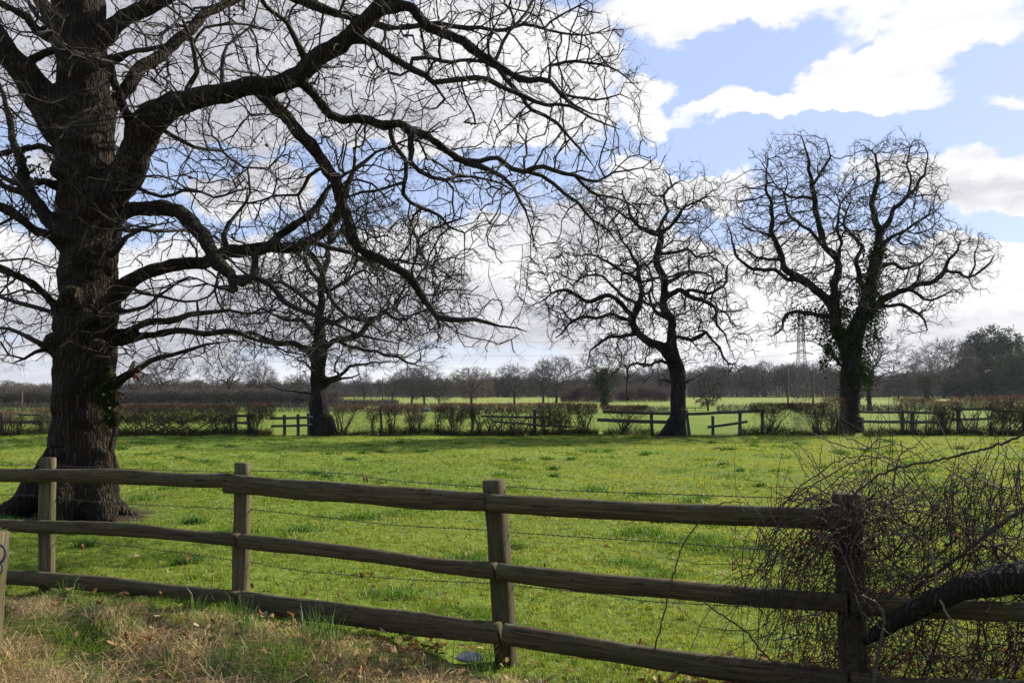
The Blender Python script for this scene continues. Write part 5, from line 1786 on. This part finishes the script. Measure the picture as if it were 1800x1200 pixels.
# ------------------------------------------------------------------ brambles and the laid trunk at the right
def brambles():
    rng = np.random.default_rng(66)
    Y0 = 4.75
    base = P(1640, 1200, Y0)
    root = thing('bramble_thicket', 'tangled leafless bramble and hedge thicket over the fence end at the right', 'bramble', (base[0], Y0, 0))
    a = Acc(); pale = Acc()

    def cane(pts, r0, r1, dd=0., acc=None, Yb=None, thorn=True, n=7):
        p = catmull(np.array(pts, float), n)
        t = np.linspace(0, 1, len(p))
        yb = (Yb if Yb is not None else Y0) + dd * t
        W = Pv(p[:, 0], p[:, 1], yb)
        W[1:-1] += rng.normal(size=(len(W) - 2, 3)) * .003
        tube1(acc or a, W, np.linspace(r0, r1, len(W)), 6)
        return W

    # named arches traced from the picture
    arches = [
        ([(1440, 905), (1470, 890), (1500, 870), (1530, 845), (1560, 828), (1590, 819), (1650, 808), (1700, 797), (1740, 786), (1780, 772), (1850, 745)], .0055, .007, -.3),
        ([(1375, 890), (1400, 860), (1430, 838), (1470, 812), (1510, 802), (1540, 804), (1575, 822), (1610, 852), (1640, 890)], .0035, .003, .2),
        ([(1365, 895), (1395, 870), (1440, 845), (1480, 822), (1520, 806), (1560, 806), (1600, 830)], .0035, .003, -.2),
        ([(1380, 900), (1440, 868), (1480, 835), (1515, 800), (1533, 780), (1548, 771), (1565, 775), (1572, 782)], .003, .0025, .1),
        ([(1430, 762), (1470, 780), (1510, 788), (1545, 786), (1580, 780), (1620, 805), (1660, 822), (1700, 842), (1740, 850), (1790, 860)], .0035, .002, .3),
        ([(1480, 765), (1520, 782), (1550, 800), (1590, 815), (1620, 860), (1650, 900), (1700, 960)], .003, .003, .1),
        ([(1583, 774), (1585, 790), (1578, 812), (1572, 835), (1570, 870)], .003, .005, 0),
        ([(1626, 765), (1610, 782), (1592, 792), (1585, 796)], .0018, .0022, 0), ([(1620, 781), (1600, 789), (1586, 795)], .0015, .002, 0),
        ([(1530, 745), (1531, 770), (1532, 800), (1530, 850), (1526, 880)], .0018, .0035, 0),
        ([(1401, 780), (1406, 800), (1408, 815), (1418, 838)], .0015, .002, .2), ([(1445, 780), (1442, 805), (1440, 840)], .0015, .0025, .2), ([(1418, 795), (1428, 812), (1440, 840)], .0015, .002, .2),
        ([(1350, 828), (1385, 840), (1420, 860), (1450, 880)], .0015, .002, .2),
        ([(1150, 1142), (1166, 1085), (1184, 1012), (1197, 965), (1215, 935), (1240, 902), (1265, 886), (1290, 882), (1318, 887), (1335, 905), (1345, 925)], .0042, .0022, -.1),
        ([(1235, 1055), (1270, 1082), (1310, 1108), (1340, 1145), (1375, 1175), (1410, 1200), (1440, 1215)], .0042, .005, -.15),
        ([(1355, 855), (1356, 885), (1357, 910)], .0015, .002, .1),
        ([(1293, 925), (1290, 960), (1287, 1000), (1300, 1040)], .0015, .002, .1),
        ([(1335, 930), (1322, 985), (1308, 1030), (1298, 1070)], .0025, .002, .1),
        ([(1212, 1145), (1230, 1100), (1250, 1070), (1262, 1050)], .002, .0015, .1),
        ([(1690, 935), (1640, 985), (1600, 1020), (1560, 1050)], .006, .008, -.1),
        ([(1850, 860), (1760, 920), (1690, 975), (1640, 1010), (1600, 1040)], .012, .008, 0),
        ([(1850, 1040), (1790, 985), (1740, 960), (1700, 975), (1640, 1000)], .008, .005, 0),
    ]
    for pts, r0, r1, dd in arches:
        cane(pts, r0, r1, dd)
    for pts, r0, r1 in [([(1533, 1215), (1540, 1170), (1547, 1135), (1553, 1100), (1552, 1075), (1543, 1062), (1528, 1052), (1514, 1046)], .011, .004),
                        ([(1600, 935), (1628, 950), (1640, 985), (1648, 1030), (1655, 1060), (1672, 1090), (1690, 1120)], .004, .007),
                        ([(1735, 1030), (1742, 1045), (1740, 1065), (1733, 1075)], .003, .002), ([(1500, 1040), (1520, 1080), (1560, 1110), (1600, 1130)], .002, .003),
                        ([(1690, 805), (1720, 830), (1760, 860)], .003, .003)]:
        pale = Acc()
        cane(pts, r0, r1, -.35, acc=pale, Yb=4.62)
        part('dead_cane', pale, M_PALECANE, root)
    # drooping canes left of the end post
    for i in range(70):
        x0 = rng.uniform(1400, 1560); y0 = rng.uniform(850, 960)
        x1 = x0 - rng.uniform(20, 170); y1 = rng.uniform(1050, 1200)
        xm = (x0 + x1) / 2 - rng.uniform(-10, 60); ym = y0 + (y1 - y0) * rng.uniform(.2, .5)
        cane([(x0 + rng.uniform(0, 70), y0 + rng.uniform(10, 60)), (x0, y0), (xm, ym), (x1, y1)], rng.uniform(.0025, .0042), .0015, rng.uniform(-.3, .3), Yb=Y0 + rng.uniform(-.25, .35))
    # the thicket proper: short crooked canes in every direction
    N = 2400
    px = 1480 + 620 * rng.random(N) ** 1.35; py = rng.uniform(850, 1230, N)
    px[:230] = rng.uniform(1330, 1500, 230); py[:230] = rng.uniform(880, 1180, 230)
    dep = Y0 + rng.uniform(-.16, .65, N)
    top = np.interp(px, [1330, 1480, 1560, 1640, 1700, 1750, 1800, 1900], [960, 880, 850, 850, 842, 820, 800, 800])
    py = np.maximum(py, top + 8)
    p = Pv(px, py, dep)
    d = rng.normal(size=(N, 3)) * (1, .5, 1.1)
    pts, rad = grow(p, d, rng.uniform(.15, .65, N), rng.uniform(.0014, .0034, N), 7, .22, -.01, rng, taper=.5)
    zt = P(1700, 800, Y0)[2]
    tubes(a, pts, rad, 5, rng)
    # side twiglets
    k = rng.integers(0, N, 3200); j = rng.integers(1, 7, 3200)
    d = rng.normal(size=(3200, 3)) * (1, .6, 1)
    q, r2 = grow(pts[k, j], d, rng.uniform(.04, .22, 3200), np.full(3200, .0014), 3, .25, 0, rng)
    tubes(a, q, r2, 3, rng)
    # cut upright hedge stems at the right
    for i in range(20):
        x = rng.uniform(1600, 1900)
        yt = np.interp(x, [1560, 1640, 1700, 1750, 1800, 1900], [885, 850, 835, 815, 800, 790]) + rng.uniform(0, 50)
        xb = x + rng.uniform(-160, 120)
        dp = rng.uniform(-.2, .5)
        cane([(xb, 1230), (xb + rng.normal() * 40, 1100), (x + rng.normal() * 34, 960), (x + rng.normal() * 8, yt)], rng.uniform(.003, .0055), rng.uniform(.0018, .003), 0, Yb=Y0 + dp, n=4)
    for i in range(80):   # young shoots of the clipped top
        x = rng.uniform(1640, 2050); yt = np.interp(x, [1640, 1700, 1750, 1800, 1900], [845, 830, 812, 795, 785]) + rng.uniform(-4, 30)
        cane([(x + rng.normal() * 14, yt + rng.uniform(60, 120)), (x + rng.normal() * 4, yt + 30), (x, yt)], .0028, .0018, 0, Yb=Y0 + rng.uniform(-.1, .4), n=3)
    part('canes', a, M_BRAMBLE, root)
    lf = Acc()
    n = 60
    leaves(lf, Pv(rng.uniform(1380, 1800, n), rng.uniform(900, 1150, n), Y0 + rng.uniform(-.3, .4, n)), .045, rng, (.10, .04, .02), None, colvar=.5)
    leaves(lf, Pv(np.array([1425, 1428, 1421, 1419.]), np.array([950, 957, 955, 962.]), np.full(4, 4.7)), .06, rng, (.20, .045, .02), (0, -1, 0))
    part('dead_leaves', lf, M_LEAF, root)

    tr = Acc()
    pp = catmull(np.array([(1520, 1128, 16), (1548, 1108, 30), (1585, 1085, 38), (1640, 1056, 48), (1700, 1030, 58), (1760, 1020, 64), (1850, 1010, 68), (2000, 992, 72), (2200, 980, 76), (2450, 1005, 82), (2650, 1120, 90), (2750, 1320, 96)], float), 6)
    W = Pv(pp[:, 0], pp[:, 1], np.linspace(4.55, 4.30, len(pp)) + .04 * np.sin(np.linspace(0, 14, len(pp))))
    tube1(tr, W, pp[:, 2] * .40 * 4.45 / F, 18, .07, rng)
    r2 = thing('laid_hedge_trunk', 'thick dark bent trunk lying across the rail right of the end post', 'tree trunk', (W[-1][0], W[-1][1], 0))
    part('trunk', tr, M_LOGBARK, r2)


brambles()


# ------------------------------------------------------------------ grass, straw, leaf litter
def fence_y(x):
    """depth of the near fence at world x"""
    pts = np.array([[P(p[0], 900, p[1])[0], p[1]] for p in POSTS])
    return np.interp(x, pts[:, 0], pts[:, 1])


def blades(acc, x, y, h, w, bend, col, rng, lean=None):
    n = len(x)
    z = gz(x, y) - .005
    a = rng.uniform(0, 2 * pi, n)
    face = np.stack([np.cos(a), np.sin(a), 0 * a], -1)
    b = rng.uniform(0, 2 * pi, n)
    ld = np.stack([np.cos(b), np.sin(b), 0 * b], -1)
    if lean is not None: ld = nrm(ld + lean)
    ld = ld * bend[:, None]
    p = np.stack([x, y, z], -1)
    up = np.array((0, 0, 1.))
    w = w[:, None]; h = h[:, None]
    m = p + (up * .55 + ld * .28) * h
    t = p + (up * (1 - .35 * np.clip(bend, 0, 2.4)[:, None]).clip(.12, 1) + ld) * h
    V = np.stack([p - face * w * .5, p + face * w * .5, m + face * w * .42, m - face * w * .42, t], 1).reshape(-1, 3)
    i = np.arange(n)[:, None] * 5
    acc.add(V, i + [0, 1, 2, 3], i + [3, 2, 4], col=np.repeat(col, 5, axis=0))


def patch(x, y, s, ph):
    return .5 + .25 * (np.sin(x * s + ph + 1.7 * np.sin(y * s * .8)) * np.sin(y * s * 1.15 + ph * 2 + np.sin(x * s * .6)) * 1.3 + np.sin(x * s * 2.7 + y * s * 1.9 + ph) * .6)


def meadow():
    rng = np.random.default_rng(100)
    a = Acc()
    pal = None
    for (y0, y1, dens, h, w) in [(4.4, 7.0, 6200, .060, .0042), (7.0, 10, 4200, .058, .0060), (10, 15, 2100, .055, .0090), (15, 22, 950, .052, .014), (22, 35, 400, .05, .022)]:
        area = .5 * (1.60 * (y0 + y1)) * (y1 - y0)
        kc = 10 if y1 < 12 else 7
        nc = int(area * dens / kc)
        yc = np.sqrt(rng.uniform(y0 ** 2, y1 ** 2, nc))
        xc = rng.uniform(-.76, .84, nc) * yc
        k = yc > fence_y(xc) - .35
        xc, yc = xc[k], yc[k]
        tus2 = patch(xc, yc, .5, 1.0)
        k = rng.random(len(xc)) < (.6 + .4 * tus2)
        k &= (patch(xc, yc, 1.9, 4.4) > .23) | (rng.random(len(xc)) < .45)
        k &= np.hypot(xc + 5.72, yc - 11.85) > 1.0 + .25 * rng.normal(size=len(xc))
        xc, yc, tus2 = xc[k], yc[k], tus2[k]
        nc = len(xc)
        tus = patch(xc, yc, 1.5, 3.0) ** 2
        side = np.clip((xc / yc + .25) / .7, 0, 1)[:, None]
        g1 = np.array((.140, .208, .032)); g2 = np.array((.265, .288, .042)); g3 = np.array((.085, .165, .013)); st = np.array((.27, .24, .10))
        yel = np.clip(.45 * patch(xc, yc, .22, 5.)[:, None] + .35 * patch(xc, yc, .9, 2.)[:, None] + side * .75 - .1, 0, 1)
        col = g1 * (1 - yel) + g2 * yel
        dk = np.clip((tus[:, None] - .40) * 4, 0, 1) * .75
        col = col * (1 - dk) + g3 * dk
        col = col * rng.uniform(.8, 1.2, (nc, 1))
        hc = h * rng.uniform(.6, 1.2, nc) * (.70 + 1.3 * np.clip(tus - .3, 0, 1))
        a2 = rng.uniform(0, 2 * pi, nc)
        lc = np.stack([np.cos(a2), np.sin(a2), 0 * a2], -1) * .9
        i_ = np.repeat(np.arange(nc), kc)
        n = len(i_)
        sp = .012 + .35 * w
        q = rng.normal(size=(n, 2)) * sp * (1 + .6 * rng.random((n, 1)))
        c = col[i_] * rng.uniform(.85, 1.15, (n, 1))
        sel = rng.random(n) < .03
        c[sel] = st * rng.uniform(.6, 1.2, (sel.sum(), 1))
        ln = lc[i_] + np.concatenate([q / sp * .7, np.zeros((n, 1))], 1)
        blades(a, xc[i_] + q[:, 0], yc[i_] + q[:, 1], hc[i_] * rng.uniform(.6, 1.2, n), w * rng.uniform(.6, 1.3, n), rng.uniform(.2, 1.25, n), c, rng, lean=ln)
    o = link('meadow_grass', a.mesh('meadow_grass'), M_GRASS)
    tag(o, 'short green pasture grass covering the field behind the fence', 'grass', kind='stuff')
    # taller dark tussocks scattered in the sward
    a = Acc()
    spots = []
    for _ in range(90):
        y = np.sqrt(rng.uniform(5.5 ** 2, 30 ** 2)); x = rng.uniform(-.6, .6) * y
        if y > fence_y(x) + .3: spots.append((x, y, rng.uniform(.06, .20)))
    for (px, py) in [(1100, 980), (1160, 1000), (1230, 945), (690, 1040), (830, 985), (530, 930), (300, 860), (260, 880), (640, 905), (1120, 940)]:
        Yg = EYE * F / (py - 690.); spots.append(((px - CX) / F * Yg, Yg, .2))
    for (x, y, r) in spots:
        n = int(240 if y < 12 else 110)
        q = rng.normal(size=(n, 2)) * r * .6 * (1.4, .7)
        hh = rng.uniform(.05, .13, n) * (1 + r)
        col = np.array((.05, .125, .016)) * rng.uniform(.5, 1.6, (n, 1))
        blades(a, x + q[:, 0], y + q[:, 1], hh, np.full(n, .0045 * max(1, y / 8)), rng.uniform(.2, 1.2, n), col, rng)
    o = link('grass_tussocks', a.mesh('grass_tussocks'), M_GRASS)
    tag(o, 'darker lush grass tussocks dotted over the pasture', 'grass', kind='stuff')


meadow()


def verge():
    rng = np.random.default_rng(200)
    a = Acc()
    n = 92000
    y = rng.uniform(3.6, 8.2, n); x = rng.uniform(-.64, .64, n) * y
    k = (y < fence_y(x) + .12 + .1 * patch(x, y, 3, 1))
    x, y = x[k], y[k]; n = len(x)
    pt = patch(x, y, 2.6, 4.0)
    fd = fence_y(x) - y
    # straw lies thickest away from the rails; green comes through in clumps
    gr = (pt > .62) | (rng.random(n) < .22) | (fd < .28)
    right = np.clip((x + .2) / 1.0, 0, 1)
    gr = gr | (rng.random(n) < right * .4)
    cs = np.array((.66, .48, .28)); cg = np.array((.10, .175, .022)); cb = np.array((.17, .09, .05))
    col = np.where(gr[:, None], cg, cs)
    br = (rng.random(n) < .15 + .45 * (patch(x, y, 3.7, 1.2) > .55)) & ~gr
    col[br] = cb
    col = col * rng.uniform(.55, 1.35, (n, 1)) * (.62 + .7 * patch(x, y, 5.2, 3.3))[:, None]  # patch term paints the shade of verge hollows into the blade colour
    h = np.where(gr, rng.uniform(.06, .17, n), rng.uniform(.08, .24, n)) * (.7 + .8 * pt) * np.clip(.10 + fd / 1.1, .18, 1)
    bend = np.where(gr, rng.uniform(.2, 1.1, n), rng.uniform(.9, 2.3, n))
    blades(a, x, y, h, np.where(gr, .0042, .0032) * rng.uniform(.7, 1.3, n), bend, col, rng)
    # matted straw lying in locks
    m = 15000
    y = rng.uniform(3.8, 7.4, m); x = rng.uniform(-.62, .2, m) * y
    k = y < fence_y(x) - .55; x, y = x[k], y[k]; m = len(x)
    ang = 3.0 * patch(x, y, 1.8, 2.0) + rng.normal(size=m) * .5
    d = np.stack([np.cos(ang), np.sin(ang), rng.uniform(-.1, .35, m)], -1)
    p = np.stack([x, y, gz(x, y) + rng.uniform(.01, .09, m) * (.5 + patch(x, y, 2.6, 4.0))], -1)
    pts, rad = grow(p, d, rng.uniform(.08, .24, m), np.full(m, .0013), 4, .18, -.10, rng, taper=.6)
    tubes(a, pts, rad, 3, rng, col=np.array((.50, .38, .25)) * rng.uniform(.5, 1.25, (m, 1)))
    o = link('verge_grass', a.mesh('verge_grass'), M_GRASS)
    tag(o, 'rough verge of bleached straw and green tufts before the fence', 'grass', kind='stuff')
    # long green blades in tufts along the rail
    a = Acc()
    for (px, py, k) in [(110, 1070, 40), (130, 1060, 25), (440, 1110, 90), (430, 1085, 30), (560, 1120, 60), (590, 1135, 50), (350, 1075, 20), (180, 1190, 70), (690, 1180, 40), (650, 1175, 60), (500, 1190, 50), (840, 1170, 50), (240, 1110, 40), (20, 1100, 40), (310, 1160, 40), (400, 1190, 60)]:
        Yg = EYE * F / (py - 690.)
        q = rng.normal(size=(k, 2)) * .05
        blades(a, (px - CX) / F * Yg + q[:, 0], Yg + q[:, 1], rng.uniform(.12, .28, k), np.full(k, .0048), rng.uniform(.1, .9, k), np.array((.11, .19, .05)) * rng.uniform(.6, 1.3, (k, 1)), rng)
    o = link('tall_grass_tufts', a.mesh('tall_grass_tufts'), M_GRASS)
    tag(o, 'long green grass tufts rising against the bottom rail', 'grass', kind='stuff')


verge()


def oak_leaf_faces(acc, x, y, z, size, rng, col):
    """lobed, curled dead oak leaves"""
    out = np.array([(0, 0), (.10, .10), (.20, .09), (.30, .22), (.42, .13), (.55, .27), (.68, .15), (.80, .20), (.90, .10), (1.0, 0)])
    n = len(x)
    m = len(out)
    L = np.concatenate([out, out[-2:0:-1] * (1, -1)])
    mid = np.array([(.5, 0)])
    P2 = np.concatenate([L, mid])
    for i0 in range(n):
        a = rng.uniform(0, 6.28)
        cu = rng.uniform(.3, 1.6) * rng.choice([-1, 1])
        q = P2 * size[i0]
        zz = cu * (q[:, 1] ** 2) / max(size[i0], 1e-3) * 2 + rng.uniform(-.3, .6) * q[:, 0] ** 2 / size[i0]
        v = np.stack([q[:, 0] - size[i0] / 2, q[:, 1], zz], -1)
        tx_, ty_ = rng.normal() * .5, rng.normal() * .5
        Rm = Matrix.Rotation(a, 3, 'Z') @ Matrix.Rotation(tx_, 3, 'X') @ Matrix.Rotation(ty_, 3, 'Y')
        v = v @ np.array(Rm).T + (x[i0], y[i0], z[i0])
        k = len(L)
        t = [(k, j, (j + 1) % k) for j in range(k)]
        acc.add(v, None, t, col=col[i0])


def litter():
    rng = np.random.default_rng(300)
    a = Acc()
    xs, ys = [], []
    n = 1300
    y = rng.uniform(3.9, 7.6, n); x = rng.uniform(-.62, .62, n) * y
    k = (y < fence_y(x) + .25) & (rng.random(n) < .35 + .5 * (patch(x, y, 2.1, 6.) > .5))
    xs.append(x[k]); ys.append(y[k])
    n = 620     # under the brambles
    x = rng.uniform(1.2, 3.4, n); y = rng.uniform(4.5, 5.6, n); xs.append(x); ys.append(y)
    n = 170     # blown into the pasture near the fence
    y = rng.uniform(5.2, 9.5, n); x = rng.uniform(-.5, .6, n) * y; k = y > fence_y(x); xs.append(x[k]); ys.append(y[k])
    for (px, py, n, sp) in [(700, 1165, 30, .10), (740, 1140, 34, .12), (700, 1120, 10, .08), (310, 1180, 14, .1), (590, 1190, 12, .1), (1190, 1190, 40, .14), (1260, 1195, 20, .1), (520, 1075, 10, .12), (650, 1010, 4, .05), (230, 1150, 14, .12)]:
        Yg = EYE * F / (py - 690.)
        xs.append((px - CX) / F * Yg + rng.normal(size=n) * sp); ys.append(Yg + rng.normal(size=n) * sp)
    x = np.concatenate(xs); y = np.concatenate(ys); n = len(x)
    z = gz(x, y) + rng.uniform(.02, .07, n) + np.where(y < fence_y(x) - .5, .05, 0)
    base = np.array([(.21, .085, .030), (.28, .165, .070), (.13, .060, .028), (.38, .28, .15)])
    col = base[rng.integers(0, 4, n)] * rng.uniform(.7, 1.2, (n, 1))
    oak_leaf_faces(a, x, y, z, rng.uniform(.04, .08, n), rng, col)
    o = link('leaf_litter', a.mesh('leaf_litter'), M_LEAF)
    tag(o, 'curled brown oak leaves scattered over the verge and field edge', 'leaf litter', kind='stuff')


litter()


def odds():
    rng = np.random.default_rng(8)
    # pale stone under the bottom rail
    Yg = 5.55
    c = P(826, 1128, Yg)
    a = Acc()
    u = np.linspace(0, pi, 9); v = np.arange(14) * 2 * pi / 14
    V = []
    for t in u:
        r = 1 + .12 * np.sin(3 * v + t * 2) + .07 * rng.normal(size=14)
        V.append(np.stack([np.cos(v) * sin(t) * .085 * r, np.sin(v) * sin(t) * .05 * r, np.full(14, cos(t) * .032)], -1))
    V = np.concatenate(V) + (c[0], Yg, .03)
    i = np.arange(8)[:, None] * 14; j = np.arange(14)[None]; k = (j + 1) % 14
    a.add(V, np.stack([i + j, i + 14 + j, i + 14 + k, i + k], -1).reshape(-1, 4))
    o = link('pale_stone', a.mesh('pale_stone'), plain_mat('pale_grey_stone', (.34, .32, .29), .9, scale=30))
    tag(o, 'pale stone in the grass under the bottom rail left of the leaning post', 'stone')
    # withered leaves caught on the top wire
    for (px, py, lab) in [(643, 842, 'withered leaf cluster hooked on the top wire, left one of two'), (666, 845, 'withered leaf cluster hooked on the top wire, right one of two')]:
        a = Acc()
        Y = float(fdepth(px)) + .115
        p = Pv(px + rng.normal(size=7) * 3.2, py + rng.normal(size=7) * 3, np.full(7, Y))
        col = np.tile((.14, .07, .045), (7, 1))
        oak_leaf_faces(a, p[:, 0], p[:, 1], p[:, 2], rng.uniform(.022, .035, 7), rng, col)
        o = link('dead_leaf', a.mesh('dead_leaf'), M_LEAF)
        tag(o, lab, 'leaf', 'leaves caught on the wire')


odds()


# ------------------------------------------------------------------ the air
def haze():
    m = bpy.data.materials.new('thin_haze')
    m.use_nodes = True
    nt = NT(m.node_tree); nt.n.clear()
    out = nt.node('ShaderNodeOutputMaterial')
    pv = nt.node('ShaderNodeVolumePrincipled')
    pv.inputs['Color'].default_value = (0.86, 0.90, 0.98, 1)
    pv.inputs['Density'].default_value = 0.00006
    pv.inputs['Anisotropy'].default_value = 0.2
    nt.l.new(pv.outputs[0], out.inputs['Volume'])
    x0, x1, y0, y1, z0, z1 = -3400, 3400, -40, 2700, -4, 46
    V = [(x0, y0, z0), (x1, y0, z0), (x1, y1, z0), (x0, y1, z0), (x0, y0, z1), (x1, y0, z1), (x1, y1, z1), (x0, y1, z1)]
    q = [(3, 2, 1, 0), (4, 5, 6, 7), (0, 1, 5, 4), (1, 2, 6, 5), (2, 3, 7, 6), (3, 0, 4, 7)]
    a = Acc(); a.add(V, q)
    o = link('haze', a.mesh('haze', False), m)
    tag(o, kind='stuff')


haze()
